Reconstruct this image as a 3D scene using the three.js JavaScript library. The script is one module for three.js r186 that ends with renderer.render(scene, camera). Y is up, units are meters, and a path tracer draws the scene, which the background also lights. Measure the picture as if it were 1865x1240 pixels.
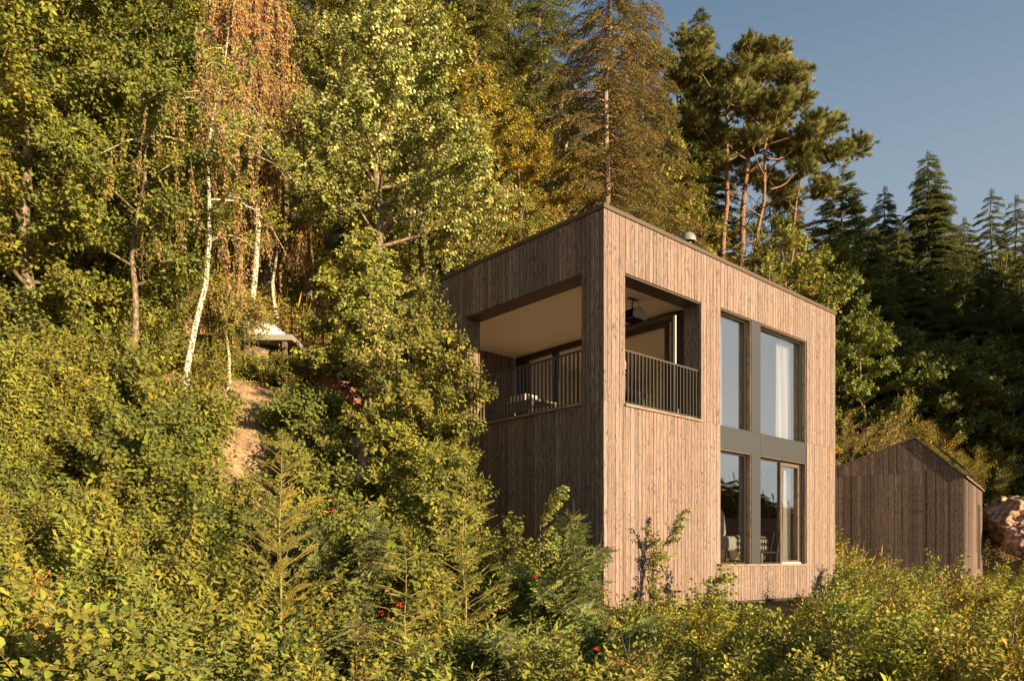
import * as THREE from 'three';
import { mergeGeometries, mergeVertices } from 'three/addons/utils/BufferGeometryUtils.js';
import { RoundedBoxGeometry } from 'three/addons/geometries/RoundedBoxGeometry.js';
import { ImprovedNoise } from 'three/addons/math/ImprovedNoise.js';
import { MarchingCubes } from 'three/addons/objects/MarchingCubes.js';

// ---------------------------------------------------------------- camera, sky, sun, exposure
const EYE = 1.7, FOC = 1401, CX = 932.5, HY = 1021;            // level lens, shifted upwards
const scene = new THREE.Scene();
const camera = new THREE.PerspectiveCamera(2 * Math.atan(620 / FOC) * 180 / Math.PI, 1865 / 1240, 0.1, 900);
camera.position.set(0, EYE, 0);
camera.lookAt(0, EYE, -10);
camera.setViewOffset(1865, 1240, 0, -(HY - 620), 1865, 1240);
const renderer = new THREE.WebGLRenderer({ antialias: true });
renderer.setSize(1024, 680);
renderer.toneMapping = THREE.LinearToneMapping;
renderer.toneMappingExposure = 2.6;
renderer.shadowMap.enabled = true;

const SUN_AZ = 49.5 * Math.PI / 180, SUN_EL = 10 * Math.PI / 180;
const sunDir = new THREE.Vector3(Math.sin(SUN_AZ) * Math.cos(SUN_EL), Math.sin(SUN_EL), Math.cos(SUN_AZ) * Math.cos(SUN_EL));
{
  const W = 512, H = 256, a = new Float32Array(W * H * 4);
  const stops = [[0, [0.1745, 0.1958, 0.2043]], [10, [0.1575, 0.1873, 0.2085]], [22, [0.1192, 0.1532, 0.1889]], [38, [0.0494, 0.0851, 0.1286]], [90, [0.0187, 0.0374, 0.0698]]];
  for (let r = 0; r < H; r++) {
    const el = ((r + 0.5) / H - 0.5) * 180;
    let c = [0.10, 0.095, 0.07];
    if (el > 0) for (let k = 0; k < 4; k++) if (el >= stops[k][0] && el <= stops[k + 1][0]) {
      let t = (el - stops[k][0]) / (stops[k + 1][0] - stops[k][0]);
      c = stops[k][1].map((v, i) => v + (stops[k + 1][1][i] - v) * t);
    }
    for (let q = 0; q < W; q++) {
      const az = ((q + 0.5) / W - 0.5) * 2 * Math.PI, e = el * Math.PI / 180;
      const cosA = Math.cos(az) * Math.cos(e) * sunDir.x + Math.sin(e) * sunDir.y + Math.sin(az) * Math.cos(e) * sunDir.z;
      const g = el > 0 ? Math.exp(-Math.pow(Math.acos(Math.max(-1, Math.min(1, cosA))) / 0.75, 2)) : 0;
      const o = (r * W + q) * 4;
      a[o] = c[0] * (1 + 1.5 * g); a[o + 1] = c[1] * (1 + 1.1 * g); a[o + 2] = c[2] * (1 + 0.7 * g); a[o + 3] = 1;
    }
  }
  const sky = new THREE.DataTexture(a, W, H, THREE.RGBAFormat, THREE.FloatType);
  sky.mapping = THREE.EquirectangularReflectionMapping; sky.magFilter = THREE.LinearFilter; sky.needsUpdate = true;
  scene.background = sky; scene.environment = sky;
}
const sun = new THREE.DirectionalLight(new THREE.Color().setRGB(1, 0.76, 0.45), 5);
sun.name = 'sun';
sun.position.set(5, 3, -18).addScaledVector(sunDir, 120); sun.target.position.set(5, 3, -18);
sun.castShadow = true; sun.shadow.radius = 1.2; sun.shadow.mapSize.set(4096, 4096);
Object.assign(sun.shadow.camera, { left: -60, right: 60, top: 50, bottom: -40, near: 1, far: 260 });
scene.add(sun, sun.target);

// ---------------------------------------------------------------- helpers
let seed = 12345;
const rnd = () => { seed = (seed + 0x6d2b79f5) | 0; let t = Math.imul(seed ^ (seed >>> 15), 1 | seed); t = (t + Math.imul(t ^ (t >>> 7), 61 | t)) ^ t; return ((t ^ (t >>> 14)) >>> 0) / 4294967296; };
const rr = (a, b) => a + (b - a) * rnd();
const gauss = () => (rnd() + rnd() + rnd() + rnd() - 2) * 0.87;
const pick = (l) => l[Math.floor(rnd() * l.length)];
const V = (x, y, z) => new THREE.Vector3(x, y, z);
const noise = new ImprovedNoise();
const fbm = (x, y, z, o = 4) => { let s = 0, a = 0.5, f = 1; for (let i = 0; i < o; i++) { s += a * noise.noise(x * f, y * f, z * f); a *= 0.5; f *= 2.03; } return s; };
const at = (px, py, d) => V((px - CX) / FOC * d, EYE + (HY - py) / FOC * d, -d);
const C = (r, g, b) => new THREE.Color().setRGB(r, g, b);

const taken = new Map();
const numbered = (n) => { const k = taken.get(n) ?? 0; taken.set(n, k + 1); return k ? n + '_' + String(k).padStart(3, '0') : n; };
function tag(o, label, category, group) { o.userData.label = label; o.userData.category = category; if (group) o.userData.group = group; return o; }
function thing(name, label, category, [x, y, z] = [0, 0, 0], turn = 0, group) {
  const g = new THREE.Group(); g.name = numbered(name); g.position.set(x, y, z); g.rotation.y = turn;
  tag(g, label, category, group); scene.add(g); return g;
}
function part(name, geo, mat, parent) {
  const m = new THREE.Mesh(Array.isArray(geo) ? (geo.length > 1 ? mergeGeometries(geo) : geo[0]) : geo, mat);
  m.name = name; m.castShadow = m.receiveShadow = true; parent.add(m); return m;
}
// box with uv in metres; grain runs along y unless along = 'x' or 'z'
function bx(x0, x1, y0, y1, z0, z1, along = 'y', off) {
  const g = new THREE.BoxGeometry(Math.abs(x1 - x0), Math.abs(y1 - y0), Math.abs(z1 - z0));
  g.translate((x0 + x1) / 2, (y0 + y1) / 2, (z0 + z1) / 2);
  const p = g.attributes.position, n = g.attributes.normal, uv = g.attributes.uv, [ou, ov] = off ?? [rnd() * 7, rnd() * 7];
  for (let i = 0; i < p.count; i++) {
    const c = [p.getX(i), p.getY(i), p.getZ(i)], a = [Math.abs(n.getX(i)), Math.abs(n.getY(i)), Math.abs(n.getZ(i))];
    const ax = a.indexOf(Math.max(...a)), la = 'xyz'.indexOf(along);
    let v = la, u = [0, 1, 2].find((k) => k !== ax && k !== la);
    if (la === ax) { u = (ax + 1) % 3; v = (ax + 2) % 3; }
    uv.setXY(i, c[u] + ou, c[v] + ov);
  }
  return g;
}
// a tapered tube through points; uv in metres
function tube(pts, radii, sides = 6) {
  const pos = [], nor = [], uv = [], idx = [], N = pts.length; let len = 0; const up = V(0.31, 0.2, 0.93).normalize();
  for (let i = 0; i < N; i++) {
    const t = pts[Math.min(N - 1, i + 1)].clone().sub(pts[Math.max(0, i - 1)]).normalize();
    const a = V().crossVectors(t, up).normalize(), b = V().crossVectors(t, a);
    if (i) len += pts[i].distanceTo(pts[i - 1]);
    const r = typeof radii === 'function' ? radii(i / (N - 1)) : radii[0] + (radii[1] - radii[0]) * i / (N - 1);
    for (let k = 0; k <= sides; k++) {
      const w = k / sides * Math.PI * 2, d = a.clone().multiplyScalar(Math.cos(w)).addScaledVector(b, Math.sin(w));
      pos.push(pts[i].x + d.x * r, pts[i].y + d.y * r, pts[i].z + d.z * r); nor.push(d.x, d.y, d.z); uv.push(k / sides * 0.6, len);
      if (i < N - 1 && k < sides) { const q = i * (sides + 1) + k; idx.push(q, q + 1, q + sides + 1, q + 1, q + sides + 2, q + sides + 1); }
    }
  }
  const g = new THREE.BufferGeometry();
  g.setAttribute('position', new THREE.Float32BufferAttribute(pos, 3)); g.setAttribute('normal', new THREE.Float32BufferAttribute(nor, 3));
  g.setAttribute('uv', new THREE.Float32BufferAttribute(uv, 2)); g.setIndex(idx); return g;
}
function tex(w, h, fn, srgb = true) {
  const a = new Uint8Array(w * h * 4);
  for (let y = 0; y < h; y++) for (let x = 0; x < w; x++) { const c = fn(x / w, y / h), o = (y * w + x) * 4; for (let k = 0; k < 3; k++) a[o + k] = Math.max(0, Math.min(255, (c.length ? c[k] : c) * 255)); a[o + 3] = 255; }
  const t = new THREE.DataTexture(a, w, h); t.wrapS = t.wrapT = THREE.RepeatWrapping; t.magFilter = THREE.LinearFilter; t.minFilter = THREE.LinearMipmapLinearFilter; t.generateMipmaps = true;
  if (srgb) t.colorSpace = THREE.SRGBColorSpace; t.needsUpdate = true; return t;
}
const M = (color, o = {}) => new THREE.MeshStandardMaterial({ color: color.isColor ? color : C(...color), roughness: 0.8, ...o });
const MP = (color, o = {}) => new THREE.MeshPhysicalMaterial({ color: color.isColor ? color : C(...color), roughness: 0.8, ...o });

// ---------------------------------------------------------------- surfaces
const knots = (n, s) => { const save = seed; seed = s; const k = []; for (let i = 0; i < n; i++) k.push([rnd(), rnd(), rr(0.006, 0.017), rr(0.6, 1)]); seed = save; return k; };
function woodTex(w, h, n, s, base, streak, mott) {
  const ks = knots(n, s), per = (a) => { a = Math.abs(a); return Math.min(a, 1 - a); };
  return tex(w, h, (u, v) => {
    // u: one metre across, v: three metres along the grain
    let warp = 0, dark = 0;
    for (const [ku, kv, kr, kd] of ks) { const du = per(u - ku), dv = per(v - kv) * 1.6, d = Math.hypot(du, dv); if (d < 0.1) { warp += Math.exp(-d * d / (kr * kr * 5)) * 0.9; if (d < kr * 1.8) dark = Math.max(dark, kd * (1 - Math.pow(d / (kr * 1.8), 2))); } }
    const th = u * Math.PI * 2, U = Math.cos(th) * 9, Uz = Math.sin(th) * 9, ph = v * Math.PI * 2;
    const g1 = noise.noise(U * 2.1 + warp, Uz * 2.1, Math.sin(ph) * 0.9 + warp) , g2 = noise.noise(U * 5.5, Uz * 5.5 + warp * 2, Math.cos(ph) * 2.3), g3 = noise.noise(U * 13, Uz * 13, Math.sin(ph + 1) * 6);
    const m = fbm(U * 1.3 + 40, Uz * 1.3, Math.cos(ph) * 5 + Math.sin(ph) * 3, 3);
    let k = 1 + streak * (g1 * 0.5 + g2 * 0.45 + g3 * 0.4) + mott * m;
    k *= 1 - 0.36 * dark;
    return [base[0] * k, base[1] * k * (1 - 0.03 * m), base[2] * k * (1 - 0.05 * m)];
  });
}
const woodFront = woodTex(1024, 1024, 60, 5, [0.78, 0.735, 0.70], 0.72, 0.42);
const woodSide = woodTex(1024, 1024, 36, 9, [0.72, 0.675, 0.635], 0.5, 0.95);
for (const t of [woodFront, woodSide]) t.repeat.set(1, 1 / 3);
const grain = tex(512, 512, (u, v) => { const th = u * Math.PI * 2; const k = 0.5 + 0.5 * noise.noise(Math.cos(th) * 30, Math.sin(th) * 30, Math.sin(v * Math.PI * 2) * 2) + 0.25 * noise.noise(Math.cos(th) * 70, Math.sin(th) * 70, v * 9); return [k, k, k]; }, false);
const wood = (t, r, g, b) => M([r, g, b], { map: t, bumpMap: grain, bumpScale: 0.0012, roughness: 0.82 });
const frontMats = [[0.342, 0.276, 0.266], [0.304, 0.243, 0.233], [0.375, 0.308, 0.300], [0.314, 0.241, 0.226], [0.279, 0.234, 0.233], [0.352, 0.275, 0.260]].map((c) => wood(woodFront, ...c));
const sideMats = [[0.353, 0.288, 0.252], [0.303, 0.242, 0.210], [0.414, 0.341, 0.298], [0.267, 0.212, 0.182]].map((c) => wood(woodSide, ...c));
const mats = {
  backing: M([0.025, 0.018, 0.013]), reveal: wood(woodSide, 0.30, 0.25, 0.205), cap: M([0.075, 0.05, 0.036], { roughness: 0.6 }), sill: wood(woodFront, 0.42, 0.34, 0.28),
  anthracite: M([0.035, 0.034, 0.033], { roughness: 0.45 }), grey: M([0.033, 0.037, 0.042], { roughness: 0.5 }), railing: M([0.045, 0.036, 0.03], { roughness: 0.5 }),
  glass: MP([1, 1, 1], { transmission: 1, roughness: 0.01, thickness: 0, ior: 4.4 }), doorGlass: MP([0.9, 0.9, 0.88], { transmission: 1, roughness: 0.01, thickness: 0, ior: 1.7 }),
  cream: M([0.84, 0.75, 0.63]), interior: wood(woodSide, 0.4, 0.29, 0.2), floor: M([0.95, 0.85, 0.72], { map: woodFront, roughness: 0.4 }), curtain: MP([0.86, 0.86, 0.82], { transmission: 0.2, roughness: 1, thickness: 0 }),
  linen: M([0.8, 0.79, 0.75]), black: M([0.02, 0.02, 0.02], { roughness: 0.5 }), rust: M([0.2, 0.08, 0.036], { roughness: 0.85 }), rustGrey: M([0.2, 0.135, 0.11], { roughness: 0.7 }),
  steel: M([0.42, 0.41, 0.38], { metalness: 0.6, roughness: 0.4 }), white: M([0.8, 0.8, 0.78], { roughness: 0.5 }),
};
const barkTex = (s, base, dark, f) => tex(256, 512, (u, v) => { const th = u * Math.PI * 2, n = fbm(Math.cos(th) * f + s, Math.sin(th) * f, v * 9 + s, 4); const k = Math.max(0, Math.min(1, 0.5 + n * 1.7)); return base.map((b, i) => b * k + dark[i] * (1 - k)); });
const birchTex = tex(256, 512, (u, v) => { const th = u * Math.PI * 2, n = fbm(Math.cos(th) * 1.6, Math.sin(th) * 1.6, v * 26, 3), l = noise.noise(Math.cos(th) * 1.2 + 7, Math.sin(th) * 1.2, v * 70); let c = [0.86, 0.80, 0.70]; const k = Math.max(0, Math.min(1, (n - 0.06) * 7)) * 0.85 + (l > 0.34 ? 0.5 : 0); return c.map((x) => x * (1 - Math.min(0.85, k)) + 0.12 * Math.min(0.85, k)); });
const bark = {
  grey: M([1, 1, 1], { map: barkTex(1, [0.60, 0.53, 0.44], [0.28, 0.23, 0.18], 2) }), birch: M([1, 1, 1], { map: birchTex }), pine: M([1, 1, 1], { map: barkTex(7, [0.68, 0.52, 0.40], [0.30, 0.22, 0.17], 2.4) }),
  spruce: M([1, 1, 1], { map: barkTex(4, [0.56, 0.47, 0.38], [0.25, 0.19, 0.15], 3) }), dead: M([1, 1, 1], { map: barkTex(9, [0.74, 0.66, 0.55], [0.45, 0.37, 0.29], 2) }), twig: M([0.15, 0.10, 0.06]), green: M([0.22, 0.18, 0.06]),
};

// ---------------------------------------------------------------- terrain
const TH = 42 * Math.PI / 180, HX = (1100 - CX) / FOC * 14, HZ = -14;   // the house's near corner and turn
const toHouse = (x, z) => { const a = x - HX, b = z - HZ; return [a * Math.cos(TH) - b * Math.sin(TH), a * Math.sin(TH) + b * Math.cos(TH)]; };
const fromHouse = (lx, lz) => [HX + lx * Math.cos(TH) + lz * Math.sin(TH), HZ - lx * Math.sin(TH) + lz * Math.cos(TH)];
const softp = (x, k = 1.2) => x > 20 ? x : Math.log(1 + Math.exp(x * k)) / k, sstep = (a, b, x) => THREE.MathUtils.smoothstep(x, a, b);
function ground(x, z) {
  const s = -0.669 * x - 0.743 * z;
  let h = -1.1 + 0.8 * softp(s - 9.2) - 0.24 * softp(s - 24, 0.3) - 0.4 * softp(s - 75, 0.1);
  h += 2.2 * sstep(17, 24, x) * sstep(29, 34, -z) * (1 - sstep(15, 26, s));
  h += fbm(x * 0.11, 3.3, z * 0.11, 4) * 1.3 * sstep(6, 16, s) + fbm(x * 0.6, 9.3, z * 0.6, 3) * 0.35;
  h += 12 * sstep(60, 160, x);
  { const q = at(462, 632, 19), dt = Math.hypot(x - q.x, z - q.z); if (h > q.y - 1.1) h = q.y - 1.1 + (h - q.y + 1.1) * sstep(1.2, 2.6, dt); }
  const [lx, lz] = toHouse(x, z);                                  // cut for the house
  const dx = Math.max(-0.5 - lx, lx - 9.7, 0), dz = Math.max(-7.4 - lz, lz - 0.7, 0), cut = Math.hypot(dx, dz);
  const low = lz > -3 && lx > -0.6 ? 0.35 : 0.35;
  if (h > low) h = low + (h - low) * sstep(0, 1.8, cut);
  // cut for the gabled house
  const gx = x - 16.48, gz = z + 28, ca = 0.5886, sa = 0.8084, ax = gx * ca - gz * sa, az = gx * sa + gz * ca;
  const ex = Math.max(-0.6 - ax, ax - 7.6, 0), ez = Math.max(-6 - az, az - 0.8, 0), c2 = Math.hypot(ex, ez);
  if (h > -0.5) h = -0.5 + (h + 0.5) * sstep(0, 2.2, c2);
  return h;
}
{
  const xs = [], zs = []; const warp = (t, a, b) => a * t + b * t * t * t;
  for (let i = 0; i <= 230; i++) xs.push(4 + warp(i / 115 - 1, 55, 330));
  for (let i = 0; i <= 230; i++) zs.push(-20 + warp(i / 115 - 1, 55, 330));
  const g = new THREE.PlaneGeometry(1, 1, 230, 230), p = g.attributes.position, uv = g.attributes.uv;
  for (let j = 0; j <= 230; j++) for (let i = 0; i <= 230; i++) { const k = j * 231 + i; p.setXYZ(k, xs[i], ground(xs[i], zs[j]), zs[j]); uv.setXY(k, xs[i] / 6, zs[j] / 6); }
  g.computeVertexNormals();
  const soil = tex(1024, 1024, (u, v) => { const x = Math.cos(u * 6.283) * 3, y = Math.sin(u * 6.283) * 3, z = Math.cos(v * 6.283) * 3, w = Math.sin(v * 6.283) * 3; const n = fbm(x + z, y + w * 1.3, z - y, 5), f = fbm(x * 9 + w * 8, y * 9, z * 9, 3), q = noise.noise(x * 30 + z * 30, y * 30, w * 30); const k = 1 + n * 0.7 + f * 0.7 + q * 0.22, t = sstep(-0.05, 0.3, n); return [(0.58 - 0.06 * t) * k, (0.475 - 0.03 * t) * k, (0.375 - 0.06 * t) * k]; });
  const t = new THREE.Mesh(g, M([1, 1, 1], { map: soil, roughness: 0.95 })); t.name = 'hillside_ground'; t.userData.kind = 'structure'; t.userData.label = 'bare tan and brown earth of the steep hillside'; t.receiveShadow = t.castShadow = true; scene.add(t);
}

// ---------------------------------------------------------------- the main house
const Y0 = 0.81, Y1 = 4.62, Y2 = 8.17, FW = 9.136, DEP = 6.8, TK = 0.42;
const house = thing('timber_house', 'tall flat-roofed cube house clad in brown vertical timber boards on the slope', 'house', [HX, 0, HZ], TH);
const BAL = { x0: 0.605, x1: 3.057, y0: Y1, y1: 7.09 }, SBAL = { z0: -4.05, z1: -0.56, y0: Y1 + 0.02, y1: 7.085 };
const WX0 = 3.785, WX1 = 7.6, WT = 7.15, WB = 1.61, SP0 = 4.12, SP1 = 4.62, MU0 = 5.051, MU1 = 5.442;
{
  // structural walls, open at the loggia and the window
  const fz0 = -TK, fz1 = -0.028;
  const front = part('front_wall', [
    bx(0.03, BAL.x0, Y0 + 0.01, Y2, fz0, fz1), bx(BAL.x0, BAL.x1, Y0 + 0.01, BAL.y0 - 0.02, fz0, fz1), bx(BAL.x0, BAL.x1, BAL.y1, Y2, fz0, fz1),
    bx(BAL.x1, WX0, Y0 + 0.01, Y2, fz0, fz1), bx(WX0, WX1, Y0 + 0.01, WB - 0.02, fz0, fz1), bx(WX0, WX1, WT, Y2, fz0, fz1), bx(WX1, FW - 0.03, Y0 + 0.01, Y2, fz0, fz1)], mats.reveal, house);
  front.userData.label = 'sunlit front wall of pale brown vertical boards';
  const side = part('side_wall', [
    bx(0.028, TK, Y0 + 0.01, SBAL.y0 - 0.02, -DEP + 0.03, fz0 - 0.002), bx(0.028, TK, SBAL.y1, Y2, -DEP + 0.03, fz0 - 0.002),
    bx(0.028, TK, SBAL.y0 - 0.02, SBAL.y1, -DEP + 0.03, SBAL.z0), bx(0.028, TK, SBAL.y0 - 0.02, SBAL.y1, SBAL.z1, fz0 - 0.002)], mats.reveal, house);
  side.userData.label = 'shaded side wall of dark mottled boards';
  part('end_wall', [bx(FW - TK, FW - 0.03, Y0 + 0.01, Y2, -DEP + 0.03, fz0 - 0.002)], mats.reveal, house);
  part('rear_wall', [bx(TK + 0.002, FW - TK - 0.002, Y0 + 0.01, Y2, -DEP + 0.03, -DEP + 0.4)], mats.reveal, house);
  // boards
  const split = (len) => { const c = [0]; let x = 0; while (x < len - 0.19) { x += pick([0.1, 0.108, 0.112, 0.118, 0.13]); c.push(x); } c.push(len); return c; };
  const fx = split(FW), sx = split(DEP), gap = 0.006;
  const cutCols = (c, edges) => { const s = c.filter((v) => edges.every((e) => Math.abs(v - e) > 0.055)); return s.concat(edges).sort((a, b) => a - b); };
  const fc = cutCols(fx, [BAL.x0, BAL.x1, WX0, WX1]), sc = cutCols(sx, [-SBAL.z1, -SBAL.z0]);
  const J = 0.0015;
  const spans = (a, b, openings) => {          // vertical pieces of one board column, broken at the floor joint
    const out = []; const op = openings.filter((o) => a >= o.a - 0.01 && b <= o.b + 0.01);
    for (const [lo, hi] of [[Y0, Y1 - J], [Y1 + J, Y2 - 0.05]]) {
      let segs = [[lo, hi]];
      for (const o of op) segs = segs.flatMap(([p, q]) => o.y0 >= q || o.y1 <= p ? [[p, q]] : [[p, o.y0], [o.y1, q]].filter(([m, n]) => n - m > 0.03));
      out.push(...segs);
    }
    return out;
  };
  const fo = [{ a: BAL.x0, b: BAL.x1, y0: BAL.y0 - 0.03, y1: BAL.y1 }, { a: WX0, b: WX1, y0: WB - 0.03, y1: WT }], so = [{ a: -SBAL.z1, b: -SBAL.z0, y0: SBAL.y0 - 0.03, y1: SBAL.y1 }];
  for (let i = 0; i < fc.length - 1; i++) for (const [p, q] of spans(fc[i], fc[i + 1], fo))
    part('board', bx(fc[i] + (i ? gap : 0), fc[i + 1] - gap, p, q, -0.026, rr(-0.0025, 0.0025)), pick(frontMats), front);
  for (let i = 0; i < sc.length - 1; i++) for (const [p, q] of spans(sc[i], sc[i + 1], so))
    part('board', bx(rr(-0.0025, 0.0025), 0.026, p, q, -sc[i + 1] + gap, -sc[i] - (i ? gap : 0.0275)), pick(sideMats), side);
  // roof, parapet cap, underside, floors and inner walls
  const roof = part('roof', bx(0.2, FW - 0.2, Y2 - 0.32, Y2 - 0.12, -DEP + 0.2, -0.2), mats.anthracite, house);
  part('parapet_cap', [bx(-0.03, FW + 0.03, Y2 - 0.048, Y2 + 0.03, -0.2, 0.03), bx(-0.03, 0.2, Y2 - 0.048, Y2 + 0.03, -DEP - 0.02, -0.202), bx(FW - 0.2, FW + 0.03, Y2 - 0.048, Y2 + 0.03, -DEP - 0.02, -0.202), bx(0.202, FW - 0.202, Y2 - 0.048, Y2 + 0.03, -DEP - 0.02, -DEP + 0.2)], mats.cap, roof);
  part('underside', bx(0.03, FW - 0.03, Y0 - 0.06, Y0 + 0.006, -DEP + 0.03, -0.03), mats.backing, house);
  part('lower_floor', bx(TK + 0.002, FW - TK - 0.002, 1.35, 1.585, -DEP + 0.41, -TK - 0.002), mats.floor, house);
  part('upper_floor', bx(TK + 0.002, FW - TK - 0.002, 4.16, 4.575, -DEP + 0.41, -TK - 0.002), mats.floor, house);
  // loggia
  const CE = 7.16, PX = 3.33, BZ = -6.1;
  const ceil = part('loggia_ceiling', bx(TK + 0.004, PX + 0.1, CE + 0.02, CE + 0.05, BZ, -TK - 0.004), mats.cream, house);
  for (let i = 0; i < 24; i++) { const w = (PX + 0.1 - TK - 0.01) / 24, x = TK + 0.005 + i * w; part('ceiling_board', bx(x + 0.002, x + w - 0.002, CE, CE + 0.018, BZ, -TK - 0.004, 'z'), mats.cream, ceil); }
  const lb = part('loggia_rear_wall', bx(TK + 0.002, PX, 4.58, CE + 0.05, BZ - 0.12, BZ - 0.002), mats.reveal, house);
  for (let i = 0; i < 21; i++) { const w = (PX - TK - 0.01) / 21, x = TK + 0.005 + i * w; part('board', bx(x + 0.003, x + w - 0.003, 4.59, CE - 0.004, BZ, BZ + 0.02), pick(sideMats), lb); }
  const part1 = part('glazed_partition', [bx(PX + 0.0, PX + 0.1, CE - 0.16, CE - 0.002, BZ + 0.03, -TK - 0.004), bx(PX, PX + 0.1, 4.58, 4.66, BZ + 0.03, -TK - 0.004), bx(PX, PX + 0.1, 4.66, CE - 0.16, -0.95, -TK - 0.004), bx(PX, PX + 0.1, 4.66, CE - 0.16, -2.66, -2.5), bx(PX, PX + 0.1, 4.66, CE - 0.16, -4.66, -4.5), bx(PX, PX + 0.1, 4.66, CE - 0.16, BZ + 0.03, BZ + 0.5)], mats.anthracite, house);
  part('door_frame', [bx(PX - 0.05, PX + 0.0 - 0.002, 4.66, CE - 0.2, -1.1, -1.0), bx(PX - 0.05, PX - 0.002, 4.66, CE - 0.2, -2.55, -2.46), bx(PX - 0.05, PX - 0.002, CE - 0.29, CE - 0.2, -2.458, -1.102), bx(PX - 0.05, PX - 0.002, 4.6, 4.658, -2.55, -1.0)], mats.anthracite, part1);
  part('pane', bx(PX + 0.045, PX + 0.05, 4.66, CE - 0.16, -2.498, -0.952), mats.doorGlass, part1);
  part('pane', bx(PX + 0.045, PX + 0.05, 4.66, CE - 0.16, -4.498, -2.662), mats.doorGlass, part1);
  part('pane', bx(PX + 0.045, PX + 0.05, 4.66, CE - 0.16, BZ + 0.502, -4.662), mats.doorGlass, part1);
  part('blind_cassette', bx(PX - 0.12, PX - 0.004, CE - 0.15, CE - 0.08, -2.7, -0.8), mats.reveal, part1);
  part('loggia_post', bx(2.86, 2.885, 4.58, 6.9, -0.56, -0.5), mats.white, house).userData.label = 'slim pale post behind the front railing';
  // interior shells
  part('upper_room_walls', [bx(PX + 0.12, FW - TK - 0.004, 4.58, 7.28, -DEP + 0.41, -DEP + 0.45), bx(FW - TK - 0.05, FW - TK - 0.004, 4.58, 7.28, -DEP + 0.46, -TK - 0.004)], mats.cream, house);
  part('upper_room_ceiling', bx(PX + 0.11, FW - TK - 0.004, 7.285, 7.32, -DEP + 0.41, -TK - 0.004), mats.cream, house);
  part('lower_room_walls', [bx(TK + 0.004, FW - TK - 0.004, 1.59, 4.13, -DEP + 0.41, -DEP + 0.45), bx(FW - TK - 0.05, FW - TK - 0.004, 1.59, 4.13, -DEP + 0.46, -TK - 0.004), bx(3.2, 3.25, 1.59, 4.13, -DEP + 0.46, -TK - 0.004)], mats.interior, house);
  part('lower_room_ceiling', bx(TK + 0.004, FW - TK - 0.004, 4.135, 4.155, -DEP + 0.41, -TK - 0.004), mats.cream, house);
  // sills
  part('sill', bx(BAL.x0 - 0.03, BAL.x1 + 0.03, BAL.y0 - 0.026, BAL.y0 + 0.014, -TK - 0.02, 0.045, 'x'), mats.sill, house);
  part('sill', bx(-0.045, TK + 0.02, SBAL.y0 - 0.026, SBAL.y0 + 0.014, SBAL.z0 - 0.03, SBAL.z1 + 0.03, 'z'), mats.sill, house);
  part('sill', bx(WX0 - 0.01, WX1 + 0.03, WB - 0.026, WB + 0.012, -0.2, 0.04, 'x'), mats.sill, house);
  part('lintel_trim', [bx(BAL.x0, BAL.x1, BAL.y1 - 0.03, BAL.y1 - 0.002, -TK, -0.03)], mats.cap, house);
  part('lintel_trim', [bx(0.03, TK, SBAL.y1 - 0.03, SBAL.y1 - 0.002, SBAL.z0, SBAL.z1)], mats.cap, house);
  // large window: metal cross, frames, panes
  const GZ = -0.175;
  const win = part('window_cross', [bx(MU0, MU1, WB + 0.014, SP0, -0.3, -0.012), bx(MU0, MU1, SP1, WT + 0.02, -0.3, -0.012)], mats.grey, house);
  win.userData.label = 'grey metal cross between the four big panes';
  part('spandrel_panel', bx(WX0 + 0.002, MU0 - 0.002, SP0, SP1, -0.3, -0.014), mats.grey, win); part('spandrel_panel', bx(MU0, MU1, SP0 + 0.002, SP1 - 0.002, -0.3, -0.016), mats.grey, win); part('spandrel_panel', bx(MU1 + 0.002, WX1 - 0.002, SP0, SP1, -0.3, -0.014), mats.grey, win);
  for (const [a, b, lo, hi] of [[WX0, MU0, SP1, WT], [MU1, WX1, SP1, WT], [WX0, MU0, WB + 0.014, SP0], [MU1, WX1, WB + 0.014, SP0]]) {
    const f = 0.055, w = part('window_frame', [bx(a + 0.002, a + f, lo + 0.002, hi - 0.002, GZ - 0.05, GZ + 0.03), bx(b - f, b - 0.002, lo + 0.002, hi - 0.002, GZ - 0.05, GZ + 0.03), bx(a + f, b - f, hi - f, hi - 0.002, GZ - 0.05, GZ + 0.03), bx(a + f, b - f, lo + 0.002, lo + f * 0.6, GZ - 0.05, GZ + 0.03)], mats.anthracite, house);
    part('pane', bx(a + f - 0.004, b - f + 0.004, lo + 0.03, hi - f + 0.004, GZ - 0.004, GZ), mats.glass, w);
    part('jamb_lining', [bx(b - 0.022, b - 0.002, lo + 0.004, hi - 0.004, GZ + 0.034, -0.03), bx(a + 0.002, b - 0.024, hi - 0.022, hi - 0.004, GZ + 0.034, -0.03)], mats.reveal, w);
  }
  const sd = part('sliding_sash', [bx(6.56, 6.63, WB + 0.05, SP0 - 0.06, GZ + 0.008, GZ + 0.045), bx(7.40, 7.47, WB + 0.05, SP0 - 0.06, GZ + 0.008, GZ + 0.045), bx(6.632, 7.398, SP0 - 0.13, SP0 - 0.06, GZ + 0.008, GZ + 0.045), bx(6.632, 7.398, WB + 0.05, WB + 0.10, GZ + 0.008, GZ + 0.045)], wood(woodSide, 0.22, 0.17, 0.14), house);
  part('threshold', bx(6.56, 7.47, WB + 0.016, WB + 0.046, GZ + 0.005, GZ + 0.09), mats.white, sd);
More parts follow.
